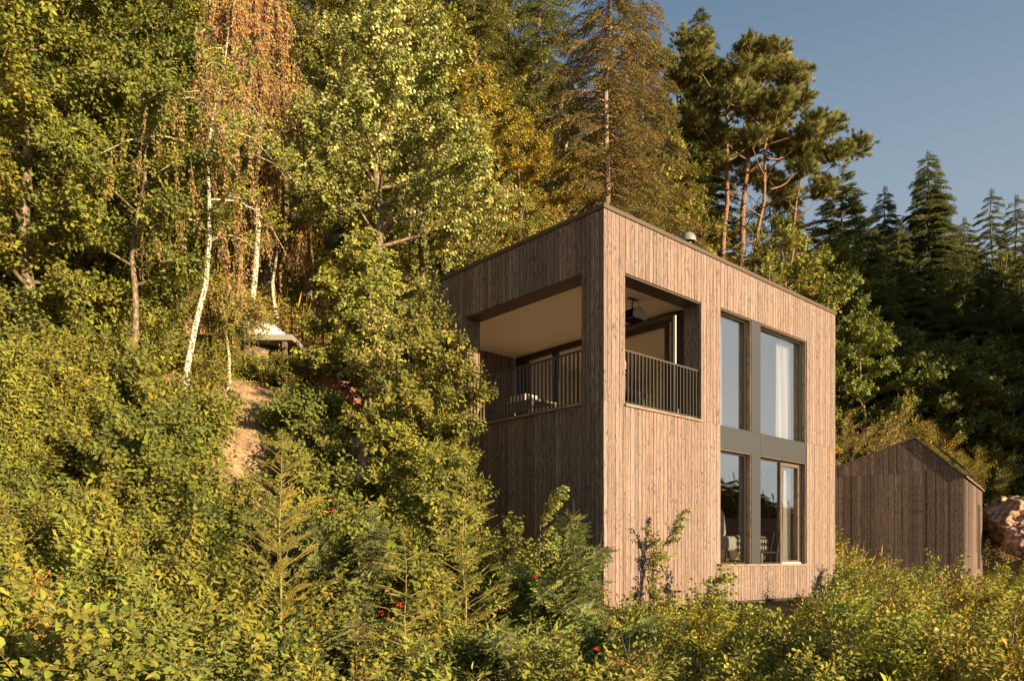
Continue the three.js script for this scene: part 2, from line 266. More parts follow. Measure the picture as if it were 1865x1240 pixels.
  // railings
  function railing(n, along, a, b, depth, label) {
    const g = part('balcony_railing', along === 'x' ? [bx(a, b, 5.655, 5.69, depth - 0.02, depth + 0.02), bx(a, b, Y1 + 0.055, Y1 + 0.08, depth - 0.015, depth + 0.015)] : [bx(depth - 0.02, depth + 0.02, 5.655, 5.69, a, b), bx(depth - 0.015, depth + 0.015, Y1 + 0.055, Y1 + 0.08, a, b)], mats.railing, house);
    g.userData.label = label;
    for (let i = 0; i < n; i++) { const p = a + (b - a) * (i + 0.5) / n; part('baluster', along === 'x' ? bx(p - 0.0095, p + 0.0095, Y1 + 0.07, 5.66, depth - 0.02, depth + 0.02) : bx(depth - 0.02, depth + 0.02, Y1 + 0.07, 5.66, p - 0.0095, p + 0.0095), mats.railing, g); }
  }
  railing(22, 'x', BAL.x0 + 0.005, BAL.x1 - 0.005, -0.09, 'dark vertical-bar railing in the front opening');
  railing(32, 'z', SBAL.z0 + 0.005, SBAL.z1 - 0.005, 0.09, 'dark vertical-bar railing in the side opening');
}
const inHouse = (name, label, cat, lx, y, lz, turn = 0) => { const [x, z] = fromHouse(lx, lz); return thing(name, label, cat, [x, y, z], TH + turn); };
{
  const h = inHouse('patio_heater', 'black dome-shaped heater hanging from the loggia ceiling', 'heater', 2.02, 6.72, -0.95);
  const sh = new THREE.Shape(); sh.absarc(0, 0, 0.17, 0, Math.PI); sh.lineTo(-0.13, -0.02); sh.lineTo(0.13, -0.02);
  const hg = new THREE.ExtrudeGeometry(sh, { depth: 0.42, bevelSize: 0.012, bevelThickness: 0.012, bevelSegments: 2 }); hg.translate(0, 0.02, -0.21);
  hg.scale(1.3, 1.15, 0.8); part('hood', hg, MP([0.009, 0.009, 0.009], { roughness: 0.9, specularIntensity: 0.25 }), h); part('grille', bx(-0.22, 0.22, -0.012, 0.0, -0.13, 0.13), mats.anthracite, h);
  part('bracket', [bx(-0.05, -0.03, 0.2, 0.43, -0.012, 0.012), bx(-0.16, 0.1, 0.418, 0.434, -0.03, 0.03)], mats.black, h);
  const cb = []; for (let i = 0; i < 9; i++) { const t = i / 8; cb.push(V(0.1 + 0.1 * t, 0.43 - 0.36 * t + 0.06 * Math.sin(t * 9), 0.03 * Math.sin(t * 7))); } part('cable', tube(cb, [0.006, 0.006], 5), mats.black, h);
  // roof vent
  const v = inHouse('roof_vent', 'small grey mushroom-shaped vent on the flat roof', 'vent', 3.465, Y2 - 0.12, -0.6);
  part('pipe', new THREE.CylinderGeometry(0.085, 0.085, 0.62, 20).translate(0, 0.31, 0), mats.anthracite, v);
  part('cowl', new THREE.LatheGeometry([[0, 0.80], [0.07, 0.79], [0.13, 0.75], [0.165, 0.68], [0.17, 0.6], [0.155, 0.585], [0.1, 0.6]].map(([a, b]) => new THREE.Vector2(a, b)), 24), M([0.22, 0.22, 0.2], { roughness: 0.4 }), v);
  // loggia furniture
  const t = inHouse('outdoor_table', 'dark slatted table behind the side railing', 'table', 1.55, 4.575, -3.9);
  for (let i = 0; i < 6; i++) part('slat', bx(-0.4 + i * 0.135, -0.4 + i * 0.135 + 0.125, 0.70, 0.735, -0.8, 0.8, 'z'), mats.reveal, t);
  for (const [a, b] of [[-0.36, -0.74], [0.36, -0.74], [-0.36, 0.74], [0.36, 0.74]]) part('leg', bx(a - 0.03, a + 0.03, 0, 0.7, b - 0.03, b + 0.03), mats.black, t);
  const st = tex(64, 64, (u, w) => { const k = (w * 3) % 1; return k < 0.18 || (k > 0.3 && k < 0.36) ? [0.72, 0.30, 0.26] : [0.93, 0.88, 0.84]; });
  const bl = inHouse('folded_blanket', 'white and red striped blanket folded on the outdoor table', 'blanket', 1.5, 5.312, -3.75);
  for (let i = 0; i < 3; i++) part('fold', new RoundedBoxGeometry(0.5 - i * 0.03, 0.062, 0.62 - i * 0.03, 3, 0.028).translate(0, 0.032 + i * 0.06, 0), M([1, 1, 1], { map: st }), bl);
  const po = inHouse('low_stool', 'round cream-topped stool low behind the side railing', 'stool', 1.05, 4.575, -1.75);
  part('cushion', new THREE.LatheGeometry([[0, 0.34], [0.2, 0.335], [0.26, 0.31], [0.275, 0.27], [0.26, 0.235], [0, 0.23]].map(([a, b]) => new THREE.Vector2(a, b)), 28), mats.linen, po);
  for (let i = 0; i < 3; i++) { const a = i * 2.09; part('leg', tube([V(Math.cos(a) * 0.2, 0, Math.sin(a) * 0.2), V(Math.cos(a) * 0.15, 0.24, Math.sin(a) * 0.15)], [0.014, 0.018]), mats.reveal, po); }
  const bo = inHouse('storage_box', 'beige upright box behind the end of the side railing', 'box', 1.25, 4.575, -0.95);
  part('case', new RoundedBoxGeometry(0.42, 0.5, 0.3, 2, 0.02).translate(0, 0.25, 0), M([0.42, 0.34, 0.26]), bo); part('lid', new RoundedBoxGeometry(0.44, 0.05, 0.32, 2, 0.015).translate(0, 0.526, 0), M([0.46, 0.38, 0.3]), bo);
  const la = inHouse('candle_lantern', 'little white lantern on the loggia floor at the front railing', 'lantern', 2.62, 4.636, -0.24);
  part('body', new THREE.CylinderGeometry(0.035, 0.045, 0.17, 16).translate(0, 0.085, 0), mats.white, la); part('cap', new THREE.ConeGeometry(0.04, 0.05, 16).translate(0, 0.196, 0), mats.white, la);
}
// seated person behind the corner pier
{
  const field = (bones, lo, hi, cell, k) => {
    const size = Math.max(hi[0] - lo[0], hi[1] - lo[1], hi[2] - lo[2]), res = Math.min(90, Math.ceil(size / cell) + 4), mc = new MarchingCubes(res, mats.linen, false, false, 120000);
    const mid = [0, 1, 2].map((i) => (lo[i] + hi[i]) / 2), half = size / 2 * 1.06;
    for (let z = 0; z < res; z++) for (let y = 0; y < res; y++) for (let x = 0; x < res; x++) {
      const q = [x, y, z].map((c, i) => mid[i] + ((c - res / 2) / (res / 2)) * half); let d = 9;
      for (const [a, b, ra, rb] of bones) {
        const ab = [b[0] - a[0], b[1] - a[1], b[2] - a[2]], ap = [q[0] - a[0], q[1] - a[1], q[2] - a[2]], L = ab[0] ** 2 + ab[1] ** 2 + ab[2] ** 2;
        const t = L ? Math.max(0, Math.min(1, (ab[0] * ap[0] + ab[1] * ap[1] + ab[2] * ap[2]) / L)) : 0, e = Math.hypot(ap[0] - ab[0] * t, ap[1] - ab[1] * t, ap[2] - ab[2] * t) - (ra + (rb - ra) * t);
        const h = Math.max(0, Math.min(1, 0.5 + 0.5 * (d - e) / k)); d = d * (1 - h) + e * h - k * h * (1 - h);
      }
      mc.field[x + y * res + z * res * res] = -d;
    }
    mc.isolation = 0; mc.update();
    const n = mc.count, P = mc.positionArray.slice(0, n * 3), N = mc.normalArray.slice(0, n * 3);
    for (let i = 0; i < n; i++) for (let c = 0; c < 3; c++) P[i * 3 + c] = mid[c] + P[i * 3 + c] * half;
    const g = new THREE.BufferGeometry(); g.setAttribute('position', new THREE.BufferAttribute(P, 3)); g.setAttribute('normal', new THREE.BufferAttribute(N, 3)); return g;
  };
  const paint = (g, f) => { const p = g.attributes.position, c = new Float32Array(p.count * 3); for (let i = 0; i < p.count; i++) c.set(f(p.getX(i), p.getY(i), p.getZ(i)), i * 3); g.setAttribute('color', new THREE.BufferAttribute(c, 3)); return g; };
  const cloth = [0.018, 0.02, 0.032], skin = [0.50, 0.27, 0.18], trousers = [0.03, 0.035, 0.05];
  // facing +z (out through the front opening), seat at 0.45
  const body = [[[0, 0.5, 0], [0, 0.72, -0.02], 0.15, 0.14], [[0, 0.72, -0.02], [0, 0.92, -0.02], 0.14, 0.15], [[-0.13, 0.95, -0.02], [0.13, 0.95, -0.02], 0.085, 0.085], [[0, 0.98, -0.01], [0, 1.09, 0.01], 0.055, 0.052]];
  for (const s of [-1, 1]) body.push([[s * 0.19, 0.95, -0.02], [s * 0.24, 0.68, 0.0], 0.06, 0.05], [[s * 0.24, 0.68, 0], [s * 0.1, 0.57, 0.22], 0.05, 0.034], [[s * 0.1, 0.5, 0.02], [s * 0.13, 0.5, 0.44], 0.095, 0.07], [[s * 0.13, 0.5, 0.44], [s * 0.13, 0.1, 0.42], 0.065, 0.045], [[s * 0.13, 0.05, 0.4], [s * 0.14, 0.035, 0.6], 0.045, 0.035]);
  const gb = paint(field(body, [-0.34, -0.03, -0.2], [0.34, 1.14, 0.66], 0.014, 0.035), (x, y, z) => y > 1.0 ? skin : y < 0.07 ? [0.05, 0.04, 0.03] : y < 0.58 && z > -0.2 && Math.abs(x) < 0.25 && !(y > 0.54 && z > 0.08) ? trousers : cloth);
  const head = [[[0, 1.17, 0.02], [0, 1.22, 0.0], 0.085, 0.1], [[0, 1.10, 0.055], [0, 1.13, 0.05], 0.045, 0.06], [[0, 1.175, 0.105], [0, 1.145, 0.125], 0.012, 0.017], [[-0.092, 1.17, 0], [-0.095, 1.14, 0.005], 0.016, 0.012], [[0.092, 1.17, 0], [0.095, 1.14, 0.005], 0.016, 0.012], [[-0.03, 1.195, 0.088], [0.03, 1.195, 0.088], 0.016, 0.016], [[-0.022, 1.105, 0.097], [0.022, 1.105, 0.097], 0.01, 0.01]];
  const gh = paint(field(head, [-0.12, 1.03, -0.12], [0.12, 1.34, 0.15], 0.005, 0.02), (x, y, z) => (Math.abs(Math.abs(x) - 0.034) < 0.012 && Math.abs(y - 1.172) < 0.007 && z > 0.08) ? [0.02, 0.015, 0.01] : Math.abs(y - 1.105) < 0.01 && Math.abs(x) < 0.026 && z > 0.09 ? [0.4, 0.14, 0.11] : skin);
  const hands = [];
  for (const s of [-1, 1]) {
    const bones = [[[s * 0.1, 0.57, 0.22], [s * 0.06, 0.555, 0.29], 0.027, 0.034]];
    [[-0.026, 0.058], [-0.009, 0.072], [0.009, 0.068], [0.026, 0.05]].forEach(([o, L]) => { const a = [s * (0.055) + o, 0.558, 0.305], b = [s * 0.05 + o * 0.9, 0.55, 0.305 + L * 0.55], c = [s * 0.045 + o * 0.8, 0.528, 0.305 + L * 0.75]; bones.push([a, b, 0.0095, 0.009], [b, c, 0.009, 0.0075]); });
    bones.push([[s * 0.045 - s * 0.03, 0.565, 0.265], [s * 0.012, 0.562, 0.30], 0.011, 0.01], [[s * 0.012, 0.562, 0.30], [s * 0.012, 0.555, 0.325], 0.01, 0.008]);
    hands.push(paint(field(bones, [Math.min(0, s * 0.14), 0.5, 0.19], [Math.max(0, s * 0.14), 0.61, 0.39], 0.0036, 0.007), () => skin));
  }
  const p = inHouse('person', 'person in dark clothes seated behind the corner pier, hands together', 'person', 1.74, 4.575, -1.05, 0.25);
  const sm = M([1, 1, 1], { vertexColors: true, roughness: 0.75 });
  part('body', [gb, gh, ...hands], sm, p);
  const hair = field([[[0, 1.235, -0.025], [0, 1.235, -0.01], 0.105, 0.1], [[0, 1.15, -0.06], [0, 1.2, -0.05], 0.07, 0.09]], [-0.12, 1.05, -0.15], [0.12, 1.36, 0.1], 0.006, 0.02);
  part('hair', hair, M([0.05, 0.03, 0.018]), p);
  const ch = inHouse('loggia_chair', 'dark wooden chair under the seated person', 'chair', 1.74, 4.575, -1.05, 0.25);
  part('seat', bx(-0.24, 0.24, 0.34, 0.38, -0.22, 0.24, 'x'), mats.black, ch); part('backrest', bx(-0.24, 0.24, 0.5, 0.86, -0.27, -0.235, 'x'), mats.black, ch);
  for (const [a, b, t] of [[-0.22, -0.25, 0.86], [0.22, -0.25, 0.86], [-0.22, 0.21, 0.34], [0.22, 0.21, 0.34]]) part('leg', bx(a - 0.018, a + 0.018, 0, t, b - 0.0145, b + 0.014), mats.black, ch);
}
// things behind the big window
{
  const curtain = (label, x0, x1, y0, y1, z, waves, amp, flare = 0) => {
    const g = new THREE.PlaneGeometry(1, 1, 70, 16), p = g.attributes.position;
    for (let i = 0; i < p.count; i++) { const u = p.getX(i) + 0.5, v = p.getY(i) + 0.5; p.setXYZ(i, (x0 + (x1 - x0) * u) * 1 + (0.5 - v) * flare * (u - 0.5) - x0, y0 + (y1 - y0) * v - y0, amp * Math.sin(u * waves * 6.283 + Math.sin(v * 2 + u * 5) * 0.5) + amp * 0.4 * Math.sin(u * waves * 15 + v)); }
    g.computeVertexNormals(); const t = inHouse('curtain', label, 'curtain', x0, y0, z); part('cloth', g, mats.curtain, t); part('curtain_rail', bx(-0.05, x1 - x0 + 0.05, y1 - y0, y1 - y0 + 0.03, -0.015, 0.015, 'x'), mats.white, t); return t;
  };
  curtain('long white curtain gathered at the right of the upper right pane', 6.92, 7.72, 4.64, 7.12, -0.47, 5, 0.035, 0.05);
  curtain('thin strip of white curtain at the left edge of the upper left pane', 4.36, 4.6, 4.64, 7.12, -0.5, 2, 0.04, 0.12);
  curtain('narrow white curtain behind the sliding sash of the lower right pane', 7.12, 7.58, 1.62, 4.08, -0.4, 2, 0.035, 0.12);
  const ging = tex(128, 128, (u, v) => { const a = (u * 2 % 1) < 0.5, b = (v * 2 % 1) < 0.5, w = 0.96 + 0.04 * Math.sin(u * 400) * Math.sin(v * 400); return a && b ? [0.10 * w, 0.10 * w, 0.11 * w] : a || b ? [0.42 * w, 0.42 * w, 0.42 * w] : [0.92 * w, 0.91 * w, 0.87 * w]; });
  ging.repeat.set(4.2, 4.2);
  const b = inHouse('bed', 'bed with black and white gingham blanket and white pillows', 'bed', 6.1, 1.585, -1.75); b.scale.set(1, 1.35, 1);
  part('bed_frame', bx(-1.05, 1.1, 0.1, 0.26, -0.95, 0.95, 'x'), mats.interior, b);
  for (const [a, c] of [[-1, -0.88], [1.04, -0.88], [-1, 0.88], [1.04, 0.88]]) part('leg', bx(a - 0.04, a + 0.04, 0, 0.1, c - 0.04, c + 0.04), mats.black, b);
  part('mattress', new RoundedBoxGeometry(2.1, 0.26, 1.86, 4, 0.08).translate(0.02, 0.39, 0), mats.linen, b);
  const bg = new RoundedBoxGeometry(1.5, 0.36, 1.94, 5, 0.09, 4).translate(0.36, 0.36, 0); { const p = bg.attributes.position, n = bg.attributes.normal, uv = bg.attributes.uv; for (let i = 0; i < p.count; i++) { const y = Math.abs(n.getY(i)) > 0.7, xx = Math.abs(n.getX(i)) > 0.7; uv.setXY(i, xx ? p.getZ(i) : p.getX(i), y ? p.getZ(i) : p.getY(i)); } }
  part('blanket', bg, M([1, 1, 1], { map: ging, roughness: 0.95 }), b);
  for (const [z, t] of [[-0.5, 0.9], [0.45, 0.75]]) { const pg = new RoundedBoxGeometry(0.2, 0.5, 0.72, 5, 0.09).rotateZ(t * 0.35); part('pillow', pg.translate(-0.7, 0.74, z), mats.linen, b); }
  part('headboard', bx(-1.12, -1.06, 0.02, 0.98, -0.98, 0.98), mats.linen, b);
  const stl = inHouse('log_stool', 'round log stool standing end-up inside the lower left pane', 'stool', 4.9, 1.585, -0.75, 0.5);
  const lg = new THREE.CylinderGeometry(0.2, 0.2, 0.34, 28).rotateX(Math.PI / 2).translate(0, 0.2, 0); part('log', lg, wood(woodFront, 0.7, 0.55, 0.35), stl); part('bark_rim', new THREE.TorusGeometry(0.2, 0.012, 6, 36).translate(0, 0.2, 0.165), mats.reveal, stl);
  const ch = inHouse('easy_chair', 'slender pale chair frame beside the bed in the lower right pane', 'chair', 7.35, 1.585, -0.85, -0.6);
  part('backrest', tube([V(0, 0.3, 0), V(0.12, 0.85, 0)], [0.02, 0.014]), mats.linen, ch); part('backrest', tube([V(0, 0.3, 0.4), V(0.12, 0.85, 0.4)], [0.02, 0.014]), mats.linen, ch); part('seat', bx(-0.42, 0.02, 0.3, 0.34, 0, 0.4, 'x'), mats.reveal, ch);
  for (const [a, c] of [[-0.4, 0.02], [-0.4, 0.38], [0, 0.02], [0, 0.38]]) part('leg', bx(a - 0.015, a + 0.015, 0, 0.3, c - 0.015, c + 0.015), mats.linen, ch);
}
// ---------------------------------------------------------------- the gabled house beside it
const TH2 = 53.95 * Math.PI / 180, GX = 16.48, GZ2 = -28;
{
  const g = thing('gabled_house', 'small gabled house with dark vertical boards half hidden at the right', 'house', [GX, 0, GZ2], TH2);
  const base = -0.7, eR = 4.8, rid = 6.3, zr = -1.6, zl = -5.3, eL = 5.05, LEN = 7.05;
  const prof = (z) => z > zr ? eR + (rid - eR) * (z / zr) : rid + (eL - rid) * ((z - zr) / (zl - zr));
  const sh = new THREE.Shape([[0, base], [-zl, base], [-zl, eL], [-zr, rid], [0, eR]].map(([a, b]) => new THREE.Vector2(a, b)));
  const core = new THREE.ExtrudeGeometry(sh, { depth: LEN - 0.06, bevelEnabled: false }); core.rotateY(Math.PI / 2); core.translate(0.03, 0, 0);
  const w = part('gable_wall', core, mats.backing, g); w.userData.label = 'dark weathered gable end';
  let z = -0.028, k = 0; while (z > zl + 0.02) { const wd = pick([0.11, 0.14, 0.17, 0.2]), z1 = Math.max(zl, z - wd), t = Math.min(prof(z), prof(z1)), J = 5.02 + 0 * k; for (const [p, q] of t > J + 0.15 ? [[base, J], [J + 0.006, 0]] : [[base, 0]]) { const s = new THREE.Shape([[-z + 0.004, p], [-z1 - 0.004, p], [-z1 - 0.004, q || prof(z1) - 0.005], [-z + 0.004, q || prof(z) - 0.005]].map(([a, b]) => new THREE.Vector2(a, b))); const e = new THREE.ExtrudeGeometry(s, { depth: 0.025, bevelEnabled: false }); const uv = e.attributes.uv, of = rnd() * 5; for (let i = 0; i < uv.count; i++) uv.setX(i, uv.getX(i) + of); e.rotateY(Math.PI / 2); e.translate(rr(-0.003, 0.003), 0, 0); part('board', e, pick(sideMats), w); } z = z1; k++; }
  const lit = part('long_wall', bx(0.03, LEN - 0.03, base, eR - 0.06, -0.3, -0.027), mats.backing, g); lit.userData.label = 'narrow sunlit long wall';
  let x = 0; while (x < LEN - 0.02) { const x1 = Math.min(LEN, x + pick([0.12, 0.145, 0.17])); const win = x1 > 4.95 && x < 6.0; part('board', bx(x + 0.004, x1 - 0.004, base, win ? 1.35 : eR - 0.04, -0.025, 0), pick(frontMats), lit); if (win) part('board', bx(x + 0.004, x1 - 0.004, 4.05, eR - 0.04, -0.025, 0), pick(frontMats), lit); x = x1; }
  const wf = part('window_frame', [bx(4.97, 5.03, 1.36, 4.04, -0.02, 0.012), bx(5.93, 5.99, 1.36, 4.04, -0.02, 0.012), bx(5.03, 5.93, 3.98, 4.04, -0.02, 0.012), bx(5.03, 5.93, 1.36, 1.42, -0.02, 0.012)], mats.anthracite, g); part('pane', bx(5.03, 5.93, 1.42, 3.98, -0.018, -0.012), mats.glass, wf);
  const slope = (z0, y0, z1, y1, t) => { const s = new THREE.Shape([[-z0, y0], [-z1, y1], [-z1, y1 + t], [-z0, y0 + t]].map(([a, b]) => new THREE.Vector2(a, b))); const e = new THREE.ExtrudeGeometry(s, { depth: LEN + 0.1, bevelEnabled: false }); e.rotateY(Math.PI / 2); e.translate(-0.05, 0, 0); return e; };
  const rf = part('roof', [slope(0.09, eR - 0.075, zr, rid + 0.01, 0.07), slope(zr, rid + 0.01, zl - 0.08, eL - 0.02, 0.07)], mats.reveal, g);
  const pn = slope(-0.15, eR + 0.42, zr * 0.8, eR + 0.42 + (rid - eR) * 0.72, 0.07); pn.scale(0.62, 1, 1); pn.translate(1.9, 0, 0); part('raised_roof_panel', pn, mats.black, rf).userData.label = 'raised black panel above the right roof slope';
}
// ---------------------------------------------------------------- foliage kit
const leafMat = MP([1, 1, 1], { vertexColors: true, transmission: 0.24, roughness: 0.97, thickness: 0, clearcoat: 0.13, clearcoatRoughness: 0.4, side: THREE.DoubleSide }); leafMat.name = 'leaf';
const needleMat = MP([1, 1, 1], { vertexColors: true, roughness: 0.75, side: THREE.DoubleSide, transmission: 0.12, thickness: 0 }); needleMat.name = 'needle';
class Cloud {
  constructor() { this.p = []; this.c = []; }
  tri(a, b, c, col) { for (const v of [a, b, c]) { this.p.push(v.x, v.y, v.z); this.c.push(...col); } }
  leaf(o, dir, nor, L, W, col, fine) {
    const s = V().crossVectors(dir, nor).normalize(), n = V().crossVectors(s, dir).normalize(), P = (a, b, c) => o.clone().addScaledVector(dir, a * L).addScaledVector(s, b * W).addScaledVector(n, c * W);
    if (!fine) { const m = P(0.45, 0, -0.1), l = P(0.42, 0.5, 0.06), r = P(0.42, -0.5, 0.06), t = P(1, 0, -0.18), b = o; this.tri(b, m, l, col); this.tri(l, m, t, col); this.tri(b, r, m, col); this.tri(r, t, m, col); return; }
    const b = o, m1 = P(0.3, 0, -0.02), m2 = P(0.68, 0, -0.1), t = P(1, 0, -0.3), l1 = P(0.26, 0.42, 0.1), r1 = P(0.26, -0.42, 0.1), l2 = P(0.64, 0.4, 0.02), r2 = P(0.64, -0.4, 0.02);
    this.tri(b, m1, l1, col); this.tri(b, r1, m1, col); this.tri(l1, m1, m2, col); this.tri(l1, m2, l2, col); this.tri(r1, m2, m1, col); this.tri(r1, r2, m2, col); this.tri(l2, m2, t, col); this.tri(m2, r2, t, col);
  }
  stick(a, b, r, col) { const d = b.clone().sub(a).normalize(), s = V().crossVectors(d, V(0.2, 0.9, 0.4)).normalize().multiplyScalar(r), q = V().crossVectors(d, s); for (const k of [s, q]) { const a1 = a.clone().add(k), a2 = a.clone().sub(k); this.tri(a1, a2, b, col); } }
  done() { const g = new THREE.BufferGeometry(); g.setAttribute('position', new THREE.Float32BufferAttribute(this.p, 3)); g.setAttribute('color', new THREE.Float32BufferAttribute(this.c, 3)); g.computeVertexNormals(); return g; }
}
const leafTone = (yel, br = 0) => { const k = rr(0.62, 1.3), r = rnd(); return r < yel ? [k * 2.1, k * 1.5, k * 0.9] : r < yel + br ? [k * 1.9, k * 0.8, k * 0.8] : [k * rr(0.85, 1.2), k, k * rr(0.7, 1.3)]; };
const WOOD = [1.6, 0.95, 1.2];
function twig(n, len, L, W, { yel = 0.05, br = 0.01, fine = true, spread = 0.9, up = 0.3 } = {}) {
  const c = new Cloud(); c.stick(V(0, 0, -0.1 * len), V(0, 0.02, len), len * 0.012, WOOD);
  for (let i = 0; i < n; i++) {
    const t = (i + rr(0.2, 0.8)) / n, a = i * 2.4 + rr(-0.5, 0.5), o = V(Math.cos(a) * 0.06 * len, Math.sin(a) * 0.05 * len + 0.02 * t, t * len);
    const dir = V(Math.cos(a) * spread, Math.sin(a) * spread * 0.6 - 0.15, 0.6 + rr(-0.3, 0.3)).normalize(), nor = V(rr(-0.8, 0.8), up + rr(-0.1, 0.6), rr(-0.2, 1.2)).normalize(), k = rr(0.7, 1.2);
    c.leaf(o, dir, nor, L * k, W * k, leafTone(yel, br), fine);
  }
  return c.done();
}
function rowanSpray() {
  const c = new Cloud();
  for (let q = 0; q < 5; q++) {
    const a = q * 1.26 + rr(-0.3, 0.3), R = rr(0.18, 0.25), dir = V(Math.cos(a), rr(-0.25, 0.3), Math.sin(a) * 0.9 + 0.25).normalize(), s = V().crossVectors(dir, V(0, 1, 0)).normalize(), n = V().crossVectors(s, dir).normalize(), k = leafTone(0.04, 0.02);
    c.stick(V(0, 0, 0), dir.clone().multiplyScalar(R), 0.0022, [1.5, 1, 1]);
    for (let i = 0; i < 6; i++) for (const sd of i === 5 ? [0] : [-1, 1]) { const t = 0.24 + 0.76 * i / 5, o = dir.clone().multiplyScalar(R * t).addScaledVector(V(0, -1, 0), 0.03 * t * t); c.leaf(o, s.clone().multiplyScalar(sd).addScaledVector(dir, sd ? 0.55 : 1).addScaledVector(n, -0.2).normalize(), n.clone().addScaledVector(s, sd * -0.2), 0.07 * (1 - 0.35 * Math.abs(t - 0.55)), 0.033, k.map((q) => q * rr(0.75, 1.25)), false); }
  }
  return c.done();
}
function needleSpray(L, pairs, per, nl, nw, droop, tipCol) {   // flat conifer branchlet
  const c = new Cloud();
  const line = (a, b, m, col) => { const d = b.clone().sub(a), dn = d.clone().normalize(); c.stick(a, b, nw * 0.9, [1.2, 0.75, 0.7]); for (let i = 0; i < m; i++) { const t = (i + rnd()) / m, o = a.clone().addScaledVector(d, t), ra = V(rr(-1, 1), rr(-0.7, 1), rr(-1, 1)).normalize(), e = o.clone().addScaledVector(dn, nl * 0.75).addScaledVector(ra, nl * 0.75), w = V().crossVectors(dn, ra).normalize().multiplyScalar(nw); c.tri(o.clone().add(w), o.clone().sub(w), e, col.map((v) => v * rr(0.7, 1.3))); } };
  line(V(0, 0, 0), V(0, -droop * L, L), per * 2, tipCol);
  for (let i = 0; i < pairs; i++) for (const s of [-1, 1]) { const t = 0.12 + 0.8 * i / pairs, l = L * 0.55 * (1 - t * 0.72) * rr(0.8, 1.15), o = V(0, -droop * L * t * t, L * t); line(o, o.clone().add(V(s * l * 0.75, -droop * l * rr(0.3, 1.6), l * 0.68)), per, [1, 1, 1]); }
  return c.done();
}
function pineTuft(n, L, w) { const c = new Cloud(); for (let i = 0; i < n; i++) { const d = V(gauss(), gauss() * 0.9 + 0.25, gauss() + 0.7).normalize(), o = V(0, 0, rr(0, L * 0.9)), s = V().crossVectors(d, V(0.3, 1, 0.2)).normalize().multiplyScalar(w), k = rr(0.6, 1.35); c.tri(o.clone().add(s), o.clone().sub(s), o.clone().addScaledVector(d, L * rr(0.7, 1.1)), [k, k, k]); } c.stick(V(0, 0, -L), V(0, 0, L), w * 0.8, [1.1, 0.8, 0.9]); return c.done(); }
function hangingStrand(n, len, L, W) {
  const c = new Cloud(); let p = V(0, 0, 0);
  for (let i = 0; i < 6; i++) { const q = p.clone().add(V(rr(-0.03, 0.03), -len / 6, rr(-0.03, 0.03))); c.stick(p, q, 0.006, [0.55, 0.5, 0.7]); p = q; }
  for (let i = 0; i < n; i++) { const o = V(rr(-0.03, 0.03), -len * rr(0.02, 1), rr(-0.03, 0.03)); c.leaf(o, V(rr(-0.6, 0.6), -1, rr(-0.6, 0.6)).normalize(), V(rr(-1, 1), rr(-0.2, 0.5), rr(-1, 1)).normalize(), L * rr(0.7, 1.2), W * rr(0.7, 1.2), [rr(0.6, 1.3), rr(0.6, 1.2), rr(0.6, 1.2)], false); }
  return c.done();
}
const K = {
  willow: twig(17, 0.34, 0.078, 0.032, { yel: 0.06 }), goat: twig(15, 0.34, 0.072, 0.044, { yel: 0.06 }), hazel: twig(16, 0.38, 0.076, 0.06, { yel: 0.05 }), aspen: twig(14, 0.36, 0.062, 0.056, { yel: 0.05, up: 0.2 }),
  small: twig(20, 0.34, 0.047, 0.031, { yel: 0.07, br: 0.01 }), pale: twig(19, 0.44, 0.076, 0.054, { yel: 0.04, up: 0.1 }), rowan: rowanSpray(),
  midLeaf: twig(24, 0.6, 0.098, 0.066, { fine: false, yel: 0.06 }), farLeaf: twig(26, 0.85, 0.145, 0.1, { fine: false, yel: 0.06 }),
  youngSpruce: needleSpray(0.42, 6, 24, 0.03, 0.0048, 0.05, [1.35, 1.25, 1]), farSpruce: needleSpray(1.15, 7, 18, 0.12, 0.026, 0.22, [1.25, 1.15, 1]), sideSpruce: needleSpray(1.05, 6, 15, 0.10, 0.015, 0.5, [1.2, 1.1, 1]),
  pine: pineTuft(56, 0.24, 0.015), strand: hangingStrand(40, 1.0, 0.05, 0.034), grass: twig(12, 0.3, 0.16, 0.012, { yel: 0.2, up: 0 }), dry: twig(16, 0.3, 0.05, 0.028, { yel: 0.1, br: 0.08 }),
};
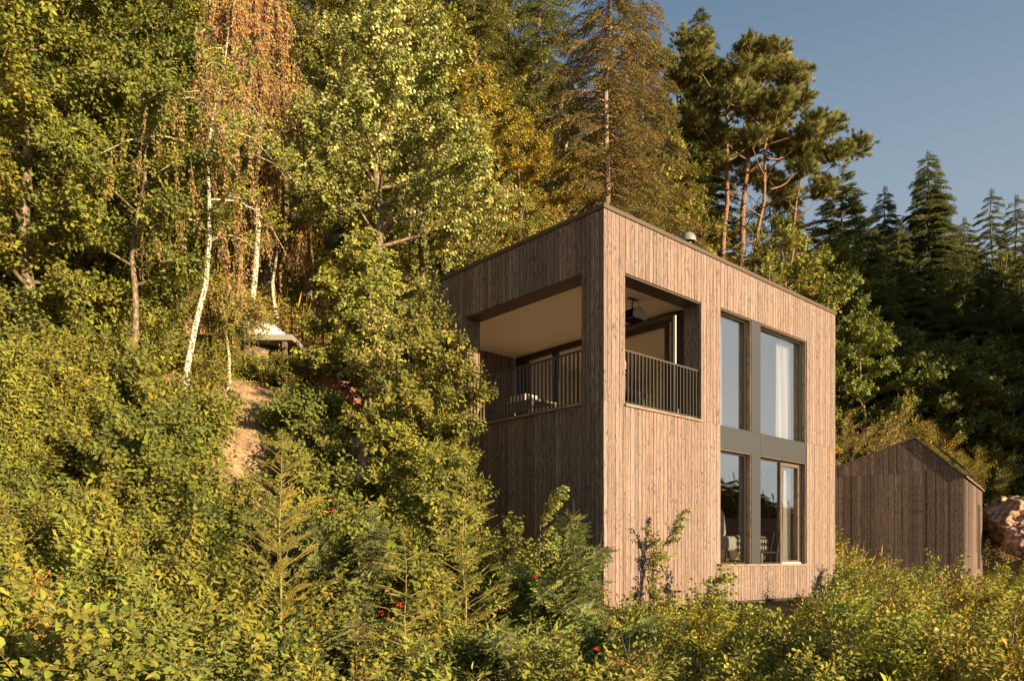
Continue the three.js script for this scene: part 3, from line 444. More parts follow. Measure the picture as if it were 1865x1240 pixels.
const P = {   // leaf colours (linear base colours, a few per kind)
  willow: [[0.12, 0.134, 0.011], [0.098, 0.118, 0.010], [0.16, 0.16, 0.015]], green: [[0.10, 0.12, 0.010], [0.085, 0.104, 0.009], [0.13, 0.14, 0.012]], dark: [[0.07, 0.085, 0.008], [0.085, 0.098, 0.009], [0.10, 0.108, 0.010]],
  olive: [[0.128, 0.13, 0.012], [0.102, 0.109, 0.010], [0.165, 0.155, 0.016]], yellow: [[0.155, 0.148, 0.012], [0.13, 0.135, 0.012], [0.18, 0.158, 0.013]], pale: [[0.235, 0.24, 0.075], [0.17, 0.185, 0.04], [0.32, 0.305, 0.125], [0.125, 0.145, 0.024], [0.15, 0.165, 0.03]],
  fresh: [[0.13, 0.155, 0.024], [0.155, 0.175, 0.03], [0.11, 0.13, 0.018]], brown: [[0.22, 0.145, 0.062], [0.18, 0.115, 0.046], [0.26, 0.185, 0.08], [0.16, 0.12, 0.045]], rowan: [[0.125, 0.15, 0.035], [0.155, 0.17, 0.045], [0.105, 0.13, 0.03]],
  spruce: [[0.07, 0.085, 0.016], [0.055, 0.07, 0.014], [0.095, 0.10, 0.018]], rusty: [[0.13, 0.095, 0.026], [0.10, 0.085, 0.022], [0.15, 0.105, 0.032], [0.085, 0.08, 0.02]], pine: [[0.125, 0.13, 0.036], [0.15, 0.14, 0.042], [0.10, 0.11, 0.03]], young: [[0.15, 0.145, 0.034], [0.125, 0.13, 0.03], [0.175, 0.16, 0.036]], tan: [[0.19, 0.145, 0.045], [0.155, 0.13, 0.035], [0.12, 0.115, 0.025]],
};
let copies = 0;
const indoors = (x, y, z) => { const [lx, lz] = toHouse(x, z); if (lx > -0.12 && lx < 9.25 && lz < 0.12 && lz > -6.95 && y < 8.3) return true; const a = x - 16.48, c = z + 28, gx = a * 0.5886 - c * 0.8084, gz = a * 0.8084 + c * 0.5886; return gx > -0.15 && gx < 7.2 && gz < 0.15 && gz > -5.45 && y < 6.4; };
function foliage(parent, name, geo, mat, list) {
  list = list.filter(({ p }) => !indoors(p.x + parent.position.x, p.y + parent.position.y, p.z + parent.position.z));
  const m = new THREE.InstancedMesh(geo, mat, list.length), X = V(), Yv = V(), Z = V(), mt = new THREE.Matrix4(), col = new THREE.Color();
  list.forEach(({ p, d, s, c, roll }, i) => {
    Z.copy(d).normalize(); X.set(0, 1, 0).cross(Z); if (X.lengthSq() < 0.01) X.set(1, 0, 0); X.normalize(); Yv.crossVectors(Z, X);
    const r = roll ?? gauss() * 0.7, cr = Math.cos(r), sr = Math.sin(r), x2 = X.clone().multiplyScalar(cr).addScaledVector(Yv, sr), y2 = Yv.clone().multiplyScalar(cr).addScaledVector(X, -sr);
    mt.makeBasis(x2.multiplyScalar(s), y2.multiplyScalar(s), Z.multiplyScalar(s)).setPosition(p); m.setMatrixAt(i, mt); m.setColorAt(i, col.setRGB(...c));
  });
  m.name = name; m.userData.kind = 'stuff'; m.castShadow = m.receiveShadow = true; parent.add(m); copies += list.length; return m;
}
const tint = (pal, t) => { const c = pick(pal), k = rr(0.78, 1.2) * 1.68; return [c[0] * k * t[0], c[1] * k * t[1], c[2] * k * t[2] * 0.8]; };
const treeTint = (v = 0.14) => { const k = rr(1 - v, 1 + v), h = rr(-v, v) * 0.7; return [k * (1 + h), k, k * (1 - h)]; };
const bend = (pts, amp) => { const a = rnd() * 9; return pts.map((p, i) => p.clone().add(V(noise.noise(a, i * 0.38, 0.3) * amp, 0, noise.noise(0.7, i * 0.38, a) * amp))); };

// many-stemmed bush
function shrub(o) {
  const { x, z, h, w, n = Math.round(120 * w * h), clump = K.willow, pal = P.willow, scale = 1, stems = 6 + Math.floor(h), name = 'willow_shrub', label, group, category = 'shrub', stemMat = bark.grey, low = 0.1, loose = 0.155, stemR = 0.016 } = o;
  const g = thing(name, label, category, [x, ground(x, z) - 0.05, z], 0, group), t = treeTint(), S = [], tubes = [];
  for (let i = 0; i < stems; i++) {
    const a = i * 2.4 + rr(-0.6, 0.6), R = w * Math.sqrt(rnd()) * 0.92, H = h * rr(0.7, 1.06) * (1 - 0.25 * (R / w)), pts = [];
    for (let k = 0; k <= 6; k++) { const q = k / 6; pts.push(V(Math.cos(a) * R * Math.pow(q, 1.3), H * q, Math.sin(a) * R * Math.pow(q, 1.3))); }
    const b = bend(pts, 0.14 * h); b[0].copy(pts[0]).add(V(Math.cos(a) * 0.08, 0, Math.sin(a) * 0.08)); S.push(b); tubes.push(tube(b, [stemR * (0.6 + h * 0.25), 0.004], 5));
  }
  for (let i = 0; i < 3; i++) { const s = pick(S), e = s[6].clone(); tubes.push(tube(bend([s[2], s[4], e, e.clone().add(V(gauss() * 0.1, rr(0.1, 0.3) * Math.min(1, h), gauss() * 0.1))], 0.05), [0.008, 0.002], 4)); }
  part('stems', tubes, stemMat, g);
  const L = [];
  for (let i = 0; i < n; i++) {
    const s = pick(S), q = low + (1 - low) * Math.pow(rnd(), 0.75), f = q * 6, k = Math.min(5, Math.floor(f)), p = s[k].clone().lerp(s[k + 1], f - k), sp = loose * Math.min(w, 1.4) * (1.15 - q * 0.75);
    p.add(V(gauss() * sp, gauss() * sp * 0.8, gauss() * sp)); if (p.y < 0.05) p.y = 0.05 + rnd() * 0.2;
    L.push({ p, d: V(p.x / w * 0.5 + gauss() * 0.7 + 0.42, 0.42 + gauss() * 0.5, p.z / w * 0.5 + gauss() * 0.7 + 0.42), s: scale * rr(0.75, 1.2), c: tint(pal, t) });
  }
  foliage(g, 'foliage', clump, leafMat, L); return g;
}
// single-trunk broadleaf tree
function tree(o) {
  const { x, z, h, r, base = 0.25, n = Math.round(34 * r * h), clump = K.midLeaf, pal = P.green, scale = 1, nb = 26, name = 'broadleaf_tree', label, group, category = 'tree', trunkMat = bark.grey, tr = 0.012 * h + 0.03, lean = [0, 0], profile = (t) => Math.sin(Math.min(1, 0.12 + t * 0.92) * Math.PI) * 0.75 + 0.25, rise = 0.55, mat = leafMat, loose = 0.12, hang } = o;
  const g = thing(name, label, category, [x, ground(x, z) - 0.1, z], 0, group), t = treeTint(), pts = [];
  for (let k = 0; k <= 10; k++) { const q = k / 10; pts.push(V(lean[0] * q * h, h * 0.97 * q, lean[1] * q * h)); }
  const trunk = bend(pts, 0.035 * h); trunk[0].copy(pts[0]);
  part('trunk', tube(trunk, (q) => tr * (1 - q * 0.9) * (q < 0.02 ? 1.25 : 1), 9), trunkMat, g);
  const at2 = (q) => { const f = q * 10, k = Math.min(9, Math.floor(f)); return trunk[k].clone().lerp(trunk[k + 1], f - k); };
  const B = [], tubes = [];
  for (let i = 0; i < nb; i++) {
    const u = (i + rnd()) / nb, q = base + (0.98 - base) * u, a = i * 2.399 + rr(-0.4, 0.4), len = r * profile(u) * rr(0.7, 1.12), o0 = at2(q), pb = [];
    for (let k = 0; k <= 4; k++) { const v = k / 4; pb.push(o0.clone().add(V(Math.cos(a) * len * v, len * (rise * (1 - 0.55 * u) * v - (hang ?? 0.18) * v * v), Math.sin(a) * len * v))); }
    const bb = bend(pb, 0.12 * len); bb[0].copy(pb[0]); B.push({ b: bb, len }); tubes.push(tube(bb, [tr * 0.42 * (1 - q * 0.75) + 0.006, 0.004], 4));
  }
  part('branches', tubes, trunkMat, g).userData.kind = 'stuff';
  const tot = B.reduce((s, b) => s + b.len, 0), L = [];
  for (const { b, len } of B) {
    const m = Math.max(2, Math.round(n * len / tot));
    for (let i = 0; i < m; i++) {
      const v = 0.22 + 0.78 * Math.pow(rnd(), 0.7), f = v * 4, k = Math.min(3, Math.floor(f)), p = b[k].clone().lerp(b[k + 1], f - k), sp = loose * (0.5 + len * 0.75);
      p.add(V(gauss() * sp, gauss() * sp * 0.75, gauss() * sp)); const c0 = at2(Math.min(1, p.y / h));
      L.push({ p, d: V((p.x - c0.x) / r * 0.8 + gauss() * 0.65 + 0.36, 0.22 + gauss() * 0.5, (p.z - c0.z) / r * 0.8 + gauss() * 0.65 + 0.36), s: scale * rr(0.75, 1.25), c: tint(pal, t) });
    }
  }
  if (o.strands) {   // weeping twigs
    const S2 = []; for (let i = 0; i < o.strands; i++) { const { b, len } = pick(B), v = rr(0.3, 1), f = v * 4, k = Math.min(3, Math.floor(f)), p = b[k].clone().lerp(b[k + 1], f - k); p.add(V(gauss() * 0.16 * len, gauss() * 0.1 * len, gauss() * 0.16 * len)); const a = rnd() * 6.28; S2.push({ p, d: V(Math.cos(a), rr(-0.15, 0.15), Math.sin(a)), s: rr(0.6, 1.5) * (o.strandLen ?? 1), c: tint(o.strandPal ?? P.brown, t), roll: gauss() * 0.15 }); }
    foliage(g, 'hanging_twigs', K.strand, leafMat, S2);
  }
  if (L.length && n) foliage(g, 'crown', clump, mat, L); return g;
}
// conifer with whorled, drooping boughs
function conifer(o) {
  const { x, z, h, r, base = 0.1, layers = Math.round(h * 1.7), per = 7, clump = K.farSpruce, pal = P.spruce, scale = 1, name = 'spruce_tree', label, group, category = 'tree', trunkMat = bark.spruce, tr = 0.011 * h + 0.03, droop = 0.35, rise = 0.0, lean = [0, 0], dead = 0, dens = 1, pw = 0.85, gapp = 0 } = o;
  const g = thing(name, label, category, [x, ground(x, z) - 0.1, z], 0, group), t = treeTint(0.1), trunk = [];
  for (let k = 0; k <= 10; k++) trunk.push(V(lean[0] * k / 10 * h + noise.noise(x, k * 0.4, z) * 0.02 * h * (k > 0), h * k / 10, lean[1] * k / 10 * h));
  part('trunk', tube(trunk, (q) => tr * (1 - q * 0.95), 9), trunkMat, g);
  const at2 = (q) => { const f = q * 10, k = Math.min(9, Math.floor(f)); return trunk[k].clone().lerp(trunk[k + 1], f - k); }, L = [], tubes = [];
  for (let i = 0; i < layers; i++) for (let j = 0; j < per; j++) {
    if (rnd() < gapp) continue;
    const u = (i + rr(-0.3, 0.3)) / layers, q = Math.max(0.02, Math.min(0.985, base + (0.99 - base) * u)), len = Math.max(0.05, r * Math.pow(1 - u, pw) * rr(0.65, 1.15) + 0.05 * scale), a = (j + i * 0.37) / per * 6.283 + rr(-0.35, 0.35), o0 = at2(q), pb = [];
    for (let k = 0; k <= 4; k++) { const v = k / 4; pb.push(o0.clone().add(V(Math.cos(a) * len * v, len * (rise * v - droop * v * v + 0.16 * Math.pow(v, 4)), Math.sin(a) * len * v))); }
    tubes.push(tube(pb, [Math.max(0.006, tr * 0.2 * (1 - u * 0.7)), 0.004], 4));
    if (u < dead && rnd() < 0.75) continue;
    const m = Math.max(1, Math.round(len / (0.33 * scale) * dens));
    for (let k = 0; k < m; k++) { const v = (k + rr(0.3, 1)) / m, f = Math.min(3.99, v * 4), kk = Math.floor(f), p = pb[kk].clone().lerp(pb[kk + 1], f - kk), e = a + gauss() * 0.5; L.push({ p, d: V(Math.cos(e), rise * 0.8 - droop * v + gauss() * 0.12, Math.sin(e)), s: scale * rr(0.6, 1.1) * (0.55 + 0.45 * Math.min(1, len)), c: tint(pal, t), roll: gauss() * 0.35 }); }
  }
  L.push({ p: at2(0.96), d: V(0, 1, 0.01), s: scale * 0.6, c: tint(pal, t) });
  part('branches', tubes, trunkMat, g).userData.kind = 'stuff'; foliage(g, 'needles', clump, needleMat, L); return g;
}
// old pine: bare trunk, rounded plates of tufts
function pine(o) {
  const { x, z, h, r, lobes, label, group, lean = [0, 0], tr = 0.2, pal = P.pine, name = 'pine_tree' } = o;
  const g = thing(name, label, 'tree', [x, ground(x, z) - 0.1, z], 0, group), t = treeTint(0.1), trunk = [];
  for (let k = 0; k <= 12; k++) trunk.push(V(lean[0] * h * k / 12 + noise.noise(x, k * 0.5, z) * 0.3, h * 0.95 * k / 12, lean[1] * h * k / 12));
  part('trunk', tube(trunk, (q) => tr * (1 - q * 0.8), 10), bark.pine, g);
  const at2 = (q) => { const f = Math.min(11.99, q * 12), k = Math.floor(f); return trunk[k].clone().lerp(trunk[k + 1], f - k); }, L = [], tubes = [];
  for (let i = 0; i < lobes; i++) {
    const u = (i + rnd()) / lobes, q = (o.q0 ?? 0.73) + (1 - (o.q0 ?? 0.73)) * u, a = i * 2.399 + rr(-0.3, 0.3), R = r * Math.sin(Math.PI * (0.2 + 0.66 * u)) * rr(0.55, 1.1), o0 = at2(q - 0.04), c = at2(Math.min(1, q)).add(V(Math.cos(a) * R, rr(0, 0.8), Math.sin(a) * R)), mid = o0.clone().lerp(c, 0.5).add(V(0, -0.25, 0)), s = rr(0.65, 1.15);
    tubes.push(tube(bend([o0, o0.clone().lerp(mid, 0.5), mid, mid.clone().lerp(c, 0.6), c], 0.5), [tr * 0.28, 0.015], 5));
    for (let k = 0; k < 130; k++) { const d = V(gauss(), gauss() * 0.48, gauss()); d.multiplyScalar(s * 0.82).clampLength(0, s * 1.05); const p = c.clone().add(d); L.push({ p, d: d.clone().add(V(gauss() * 0.4, 0.5, gauss() * 0.4)), s: rr(0.8, 1.35), c: tint(pal, t) }); }
  }
  for (let i = 0; i < 12; i++) { const q = rr(0.35, 0.68), a = rnd() * 6.28, l = rr(0.8, 2.8), o0 = at2(q); tubes.push(tube(bend([o0, o0.clone().add(V(Math.cos(a) * l * 0.5, 0.1, Math.sin(a) * l * 0.5)), o0.clone().add(V(Math.cos(a) * l, -0.5 + rr(-0.6, 0.3), Math.sin(a) * l))], 0.5), [0.05, 0.012], 4)); }
  part('branches', tubes, bark.pine, g).userData.kind = 'stuff'; foliage(g, 'needles', K.pine, needleMat, L); return g;
}
const spot = (px, d) => ({ x: (px - CX) / FOC * d, z: -d });
const tallTo = (px, py, d) => { const { x, z } = spot(px, d); return EYE + (HY - py) / FOC * d - ground(x, z); };
const place = (px, d, py, more) => ({ ...spot(px, d), h: tallTo(px, py, d), ...more });

// ---------------------------------------------------------------- steps, landing, tub, rocks on the slope
{
  const s = inHouse('steel_staircase', 'rusty steel staircase climbing the slope left of the house', 'staircase', -1.2, 4.8, -5.4);
  const n = 12, run = 3.7 / n, rise = 2.3 / n;
  for (let i = 0; i < n; i++) { part('tread', bx(-0.45, 0.45, (i + 1) * rise - 0.03, (i + 1) * rise, -(i + 1) * run, -i * run + 0.02), mats.rustGrey, s); part('riser', bx(-0.45, 0.45, i * rise + 0.002, (i + 1) * rise - 0.032, -i * run - 0.012, -i * run - 0.002), mats.rust, s); }
  for (const e of [-0.47, 0.46]) { const sh = new THREE.Shape(); sh.moveTo(0, -0.3); for (let i = 0; i < n; i++) { sh.lineTo(i * run, i * rise + rise + 0.03); sh.lineTo((i + 1) * run, i * rise + rise + 0.03); } sh.lineTo(n * run, n * rise - 0.32); const eg = new THREE.ExtrudeGeometry(sh, { depth: 0.012, bevelEnabled: false }); eg.rotateY(Math.PI / 2); eg.translate(e, 0, 0); part('stringer', eg, mats.rust, s); }
  for (const e of [-0.44, 0.44]) { for (const k of [0, 4, 8, 12]) part('post', bx(e - 0.02, e + 0.02, k * rise + 0.002, k * rise + 1.05, -k * run - 0.02, -k * run + 0.02), mats.rust, s); for (const h of [0.3, 0.55, 0.8, 1.04]) part('rail', tube([V(e, h, 0), V(e, n * rise + h, -n * run)], [0.014, 0.014], 6), mats.rust, s); }
  const l = inHouse('landing_railing', 'rusty steel railing around the landing at the top of the stairs', 'railing', -1.3, ground(...fromHouse(-1.3, -9.4)), -9.4);
  const y0 = 7.1 - l.position.y, pts = [[0.1, 0], [-0.9, -0.75], [-1.9, -1.5], [-2.9, -2.2]];
  for (const [a, b] of pts) part('post', bx(a - 0.022, a + 0.022, -0.3, y0 + 1.1, b - 0.022, b + 0.022), mats.rust, l);
  for (const h of [0.25, 0.47, 0.68, 0.88, 1.09]) part('rail', tube(pts.map(([a, b]) => V(a, y0 + h, b)), [0.02, 0.02], 6), mats.rust, l);
  part('landing_plate', bx(-0.6, 0.65, y0 - 0.06, y0, -0.9, 0.1), mats.rustGrey, l);
  const pt = at(462, 632, 19.0), t = thing('hot_tub', 'round white hot tub with grey timber surround on the slope', 'hot tub', [pt.x, pt.y - 0.95, pt.z]);
  part('shell', new THREE.CylinderGeometry(0.84, 0.84, 0.5, 40).translate(0, 0.54, 0), mats.reveal, t);
  part('cover', new THREE.LatheGeometry([[0, 1.55], [0.3, 1.53], [0.6, 1.42], [0.85, 1.22], [0.95, 1.05], [0.96, 0.955], [0, 0.955]].map(([a, b]) => new THREE.Vector2(a, b)), 48), mats.white, t);
  for (let i = 0; i < 8; i++) part('deck_plank', bx(-1.1, 1.25, 0.82, 0.95, -0.2 + i * 0.16, -0.2 + i * 0.16 + 0.15, 'x'), M([0.26, 0.235, 0.2]), t);
  for (const a of [-0.9, 1.05]) part('deck_leg', bx(a - 0.05, a + 0.05, -0.6, 0.818, 0.9, 1.0), mats.reveal, t);
  const rockTex = tex(512, 512, (u, v) => { const a = Math.cos(u * 6.283) * 2, b = Math.sin(u * 6.283) * 2, n = fbm(a + Math.cos(v * 6.283) * 2, b + Math.sin(v * 6.283) * 2, v * 4, 5); const k = 1 + n * 0.9; return [0.60 * k, 0.485 * k, 0.41 * k]; });
  const rockMat = M([1, 1, 1], { map: rockTex, roughness: 0.9 });
  const rock = (p, sx, sy, sz, label, sd) => { const g0 = new THREE.IcosahedronGeometry(1, 24); g0.deleteAttribute('normal'); g0.deleteAttribute('uv'); const g = mergeVertices(g0, 1e-4), q = g.attributes.position; for (let i = 0; i < q.count; i++) { const v = V().fromBufferAttribute(q, i), k = 1 + 0.45 * fbm(v.x * 1.1 + sd, v.y * 1.1, v.z * 1.1, 4) + 0.3 * Math.abs(noise.noise(v.x * 2.5, v.y * 2.5 + sd, v.z * 2.5)) + 0.12 * Math.abs(noise.noise(v.x * 7, v.y * 7 + sd, v.z * 7)); q.setXYZ(i, v.x * k * sx, v.y * k * sy, v.z * k * sz); } g.computeVertexNormals(); const uu = new Float32Array(q.count * 2); for (let i = 0; i < q.count; i++) { uu[i * 2] = q.getX(i) * 0.5 + q.getZ(i) * 0.35; uu[i * 2 + 1] = q.getY(i) * 0.5 + q.getZ(i) * 0.25; } g.setAttribute('uv', new THREE.BufferAttribute(uu, 2)); const m = new THREE.Mesh(g, rockMat); m.name = numbered('boulder'); m.position.copy(p); m.castShadow = m.receiveShadow = true; tag(m, label, 'boulder'); scene.add(m); };
  const onG = (px, d, dy) => { const { x, z } = spot(px, d); return V(x, ground(x, z) + dy, z); };
  rock(at(668, 865, 15.2), 0.42, 0.7, 0.5, 'pale tan rock face among shrubs left of the house', 1);
  rock(at(1840, 945, 35), 1.0, 0.95, 1.0, 'large pinkish rock outcrop right of the gabled house', 5);
  rock(at(1870, 985, 33), 0.8, 0.7, 0.8, 'smaller pinkish rock at the right edge below the outcrop', 8);
  rock(at(1120, 1172, 11.5), 0.22, 0.12, 0.2, 'small pale stone low among the rowans by the house corner', 12);
}
// ---------------------------------------------------------------- trees of the slope, left to right
tree(place(45, 14, -140, { r: 2.3, clump: K.hazel, scale: 1.25, pal: P.willow, n: 1900, nb: 34, base: 0.1, name: 'hazel_tree', label: 'tall hazel with big olive leaves at the left edge of the picture' }));
tree(place(175, 15.5, -120, { r: 2.3, clump: K.hazel, scale: 1.25, pal: P.green, n: 1900, nb: 34, base: 0.22, name: 'hazel_tree', label: 'tall green hazel just right of the leftmost one' }));
tree(place(240, 14.2, 90, { r: 1.7, clump: K.goat, scale: 1.2, pal: P.green, n: 700, nb: 18, base: 0.42, lean: [0.03, 0], tr: 0.085, name: 'alder_tree', label: 'slender alder with bare grey-brown trunk left of the white birch' }));
tree(place(318, 14.6, 20, { r: 2.0, n: 260, clump: K.small, scale: 1.2, pal: P.olive, nb: 24, base: 0.5, lean: [0.125, 0], tr: 0.075, trunkMat: bark.birch, strands: 130, hang: 0.9, rise: 0.7, name: 'birch_tree', label: 'leaning white-trunked birch with brown weeping twigs' }));
tree(place(460, 19.8, -130, { r: 1.6, n: 50, clump: K.small, pal: P.brown, nb: 28, base: 0.55, strandLen: 1.25, strands: 1150, hang: 1.0, rise: 0.75, trunkMat: bark.birch, tr: 0.1, name: 'weeping_birch', label: 'weeping birch with a curtain of rusty brown leaves' }));
tree(place(500, 22.5, 350, { r: 1.6, n: 260, scale: 1.3, clump: K.small, pal: P.olive, nb: 18, base: 0.74, strandLen: 0.8, strands: 480, hang: 0.9, rise: 0.7, trunkMat: bark.birch, tr: 0.07, name: 'weeping_birch', label: 'low browning birch mound under the weeping birch' }));
tree(place(415, 17, 500, { r: 0.8, n: 420, clump: K.small, scale: 1.15, pal: P.tan, nb: 20, base: 0.55, strandLen: 0.6, strands: 120, strandPal: P.olive, hang: 0.8, trunkMat: bark.birch, tr: 0.05, name: 'weeping_birch', label: 'small yellowing birch dome beside the landing railing' }));
tree(place(690, 21, -60, { r: 3.6, clump: K.pale, scale: 1.15, pal: P.pale, n: 3000, nb: 56, base: 0.42, profile: (t) => Math.pow(1 - t, 0.75) * 0.95 + 0.1, name: 'whitebeam_tree', label: 'tall whitebeam with pale cream-green leaves above the stairs' }));
tree(place(775, 23.8, 175, { r: 2.7, clump: K.pale, scale: 1.1, pal: P.pale, n: 1500, nb: 34, base: 0.1, name: 'whitebeam_tree', label: 'shorter pale-leaved whitebeam leaning toward the house roof' }));
tree(place(620, 19, 400, { r: 1.1, clump: K.aspen, scale: 1.25, pal: P.fresh, n: 800, nb: 26, base: 0.5, trunkMat: bark.birch, tr: 0.08, lean: [0.06, 0], name: 'aspen_tree', label: 'fresh green aspen with white trunk behind the landing railing' }));
tree(place(662, 18, 480, { r: 0.95, clump: K.aspen, scale: 1.2, pal: P.fresh, n: 700, nb: 22, base: 0.42, trunkMat: bark.birch, tr: 0.05, name: 'aspen_tree', label: 'small bright aspen right of the landing, over the stairs' }));
tree(place(700, 17, 540, { r: 0.8, clump: K.goat, scale: 1.15, pal: P.pale, n: 460, nb: 18, base: 0.42, name: 'whitebeam_tree', label: 'bushy pale whitebeam at the rear corner of the house' }));
tree(place(560, 25, -90, { r: 3.2, clump: K.midLeaf, scale: 1.1, pal: P.dark, n: 1900, nb: 40, base: 0.25, name: 'beech_tree', label: 'dark green beech between the weeping birch and the whitebeam' }));
tree(place(300, 25, -160, { r: 3.3, clump: K.midLeaf, pal: P.green, n: 1800, nb: 40, base: 0.2, name: 'beech_tree', label: 'green beech behind the white-trunked birch' }));
tree(place(90, 22, -170, { r: 3.2, clump: K.midLeaf, pal: P.willow, n: 1700, nb: 40, base: 0.2, name: 'beech_tree', label: 'olive beech rising behind the leftmost hazel' }));
conifer(place(858, 32, -170, { r: 3.0, base: 0.3, clump: K.sideSpruce, pal: P.olive.map((c) => c.map((v) => v * 0.62)), dead: 0.3, trunkMat: bark.dead, name: 'hemlock_tree', label: 'drooping olive conifer with pale bare trunk left of the snag' }));
conifer(place(1098, 30, -260, { r: 3.6, base: 0.12, clump: K.sideSpruce, pal: P.rusty, dead: 0.22, gapp: 0.14, dens: 1.05, trunkMat: bark.dead, lean: [0.012, 0], tr: 0.2, name: 'spruce_tree', label: 'tall thinning spruce with grey trunk and rusty boughs above the house corner' }));
conifer(place(1170, 36, -60, { r: 3.6, base: 0.1, clump: K.sideSpruce, pal: P.rusty, dead: 0.12, name: 'spruce_tree', label: 'rusty brown spruce at the edge of the sky' }));
conifer(place(990, 38, -200, { r: 3.6, base: 0.1, clump: K.sideSpruce, pal: P.spruce, name: 'spruce_tree', label: 'dark spruce behind the forked dead snag' }));
tree(place(945, 29, 190, { r: 2.6, clump: K.midLeaf, pal: P.yellow, n: 1300, nb: 30, base: 0.12, name: 'beech_tree', label: 'yellowing beech just left of the forked dead snag' }));
tree(place(880, 27, 90, { r: 2.2, clump: K.midLeaf, pal: P.yellow, n: 800, nb: 26, base: 0.3, name: 'beech_tree', label: 'thin yellow-green beech in front of the drooping conifer' }));
tree(place(960, 24, 340, { r: 2.4, clump: K.midLeaf, scale: 0.9, pal: P.olive, n: 1300, nb: 28, base: 0.1, name: 'beech_tree', label: 'low olive beech just over the roof edge of the house' }));
tree(place(1040, 26, 400, { r: 2.2, clump: K.midLeaf, scale: 0.9, pal: P.yellow, n: 900, nb: 26, base: 0.1, name: 'beech_tree', label: 'low yellowish beech peeping over the near roof corner' }));
tree(place(1180, 33, 330, { r: 2.4, clump: K.midLeaf, pal: P.green, n: 1000, nb: 26, base: 0.1, name: 'beech_tree', label: 'green beech behind the front parapet, left of the roof vent' }));
tree(place(1222, 40, 240, { r: 1.1, clump: K.farLeaf, scale: 0.8, pal: P.yellow, n: 200, nb: 18, base: 0.6, trunkMat: bark.dead, name: 'birch_tree', label: 'slim yellow-leaved birch with pale trunk behind the roof' }));
tree(place(1425, 43, 400, { r: 3.4, clump: K.farLeaf, pal: P.yellow, n: 900, nb: 32, base: 0.12, name: 'beech_tree', label: 'yellow-green beech at the foot of the pines on the right' }));
tree(place(1490, 44, 430, { r: 3.2, clump: K.farLeaf, pal: P.green, n: 900, nb: 32, base: 0.12, name: 'beech_tree', label: 'green beech over the far end of the house roof' }));
tree(place(1290, 36, 450, { r: 1.6, clump: K.midLeaf, pal: P.yellow, n: 900, nb: 26, base: 0.1, name: 'beech_tree', label: 'low yellowish beech beside the roof vent' }));
tree(place(1400, 33, 460, { r: 1.6, clump: K.midLeaf, scale: 0.9, pal: P.fresh, n: 620, nb: 24, base: 0.1, name: 'beech_tree', label: 'small light green beech behind the middle of the roof edge' }));
tree(place(1455, 34, 490, { r: 1.5, clump: K.midLeaf, scale: 0.9, pal: P.yellow, n: 520, nb: 22, base: 0.1, name: 'beech_tree', label: 'small yellow beech above the big window roof edge' }));
// pines and the conifers of the skyline
pine(place(1315, 45, 70, { r: 3.3, lobes: 14, tr: 0.24, lean: [0.015, 0], label: 'leftmost tall pine of the clump above the house, straight trunk' }));
pine(place(1332, 46, 90, { r: 3.2, lobes: 14, tr: 0.28, lean: [0.06, 0], label: 'thick-trunked pine in the middle of the clump' }));
pine(place(1345, 44.5, 150, { r: 3.4, lobes: 14, tr: 0.2, lean: [0.1, 0.02], label: 'pine leaning right at the skyline edge of the clump' }));
pine(place(1405, 48, 215, { r: 3.0, lobes: 14, tr: 0.18, lean: [0.12, 0], label: 'lower pine reaching furthest right into the sky' }));
pine(place(1235, 47, 60, { r: 2.6, lobes: 14, tr: 0.17, label: 'soft grey-green pine left of the pine clump' }));
conifer(place(1275, 54, 2, { r: 2.7, base: 0.3, label: 'pointed green spruce top standing behind the pines' }));
conifer(place(1535, 50, 300, { r: 4.2, base: 0.05, droop: 0.1, rise: 0.25, scale: 1.1, label: 'feathery green spruce right of the pine clump' }));
conifer(place(1612, 60, 335, { r: 3.4, base: 0.05, per: 8, dens: 1.5, label: 'narrow spruce left of the tallest skyline spruce' }));
conifer(place(1690, 58, 268, { r: 4.4, base: 0.05, per: 9, dens: 1.5, label: 'tallest skyline spruce with drooping tiers at the right' }));
conifer(place(1805, 60, 338, { r: 3.3, base: 0.05, gapp: 0.12, dens: 1.1, label: 'thin airy spruce near the right edge of the sky' }));
conifer(place(1850, 61, 348, { r: 3.6, base: 0.05, gapp: 0.12, dens: 1.1, label: 'rightmost thin spruce touching the picture edge' }));
conifer(place(1755, 66, 390, { r: 4.2, base: 0.05, per: 8, dens: 1.5, label: 'spruce behind and right of the tallest skyline spruce' }));
// trees beyond the right edge that shade the slope and the bottom right corner
for (const [x, z, h] of [[33, -37, 27], [36.5, -39, 29], [40, -37, 28], [37, -34.5, 25], [43, -40, 29], [46, -36, 29], [35, -43, 30], [31.5, -40.5, 27], [32, -32.5, 25], [29.5, -35, 25], [35.5, -31.5, 25]]) conifer({ x, z, h, r: 4.2, base: 0.03, per: 9, name: 'edge_spruce', label: 'spruce beyond the right edge that throws shade on the slope', group: 'spruces shading the slope from beyond the right edge' });
for (const [x, z, h] of [[11.5, -8.6, 3.7], [13.4, -7.6, 3.8], [12.3, -6.6, 3.7], [8.8, -6.2, 2.7], [7.4, -4.9, 2.5], [10.2, -7.4, 3.5]]) shrub({ x, z, h, w: 1.2, n: 900, clump: K.small, pal: P.olive, name: 'hedge_shrub', label: 'bush beyond the right edge that shades the bottom right corner', group: 'bushes shading the bottom right corner' });
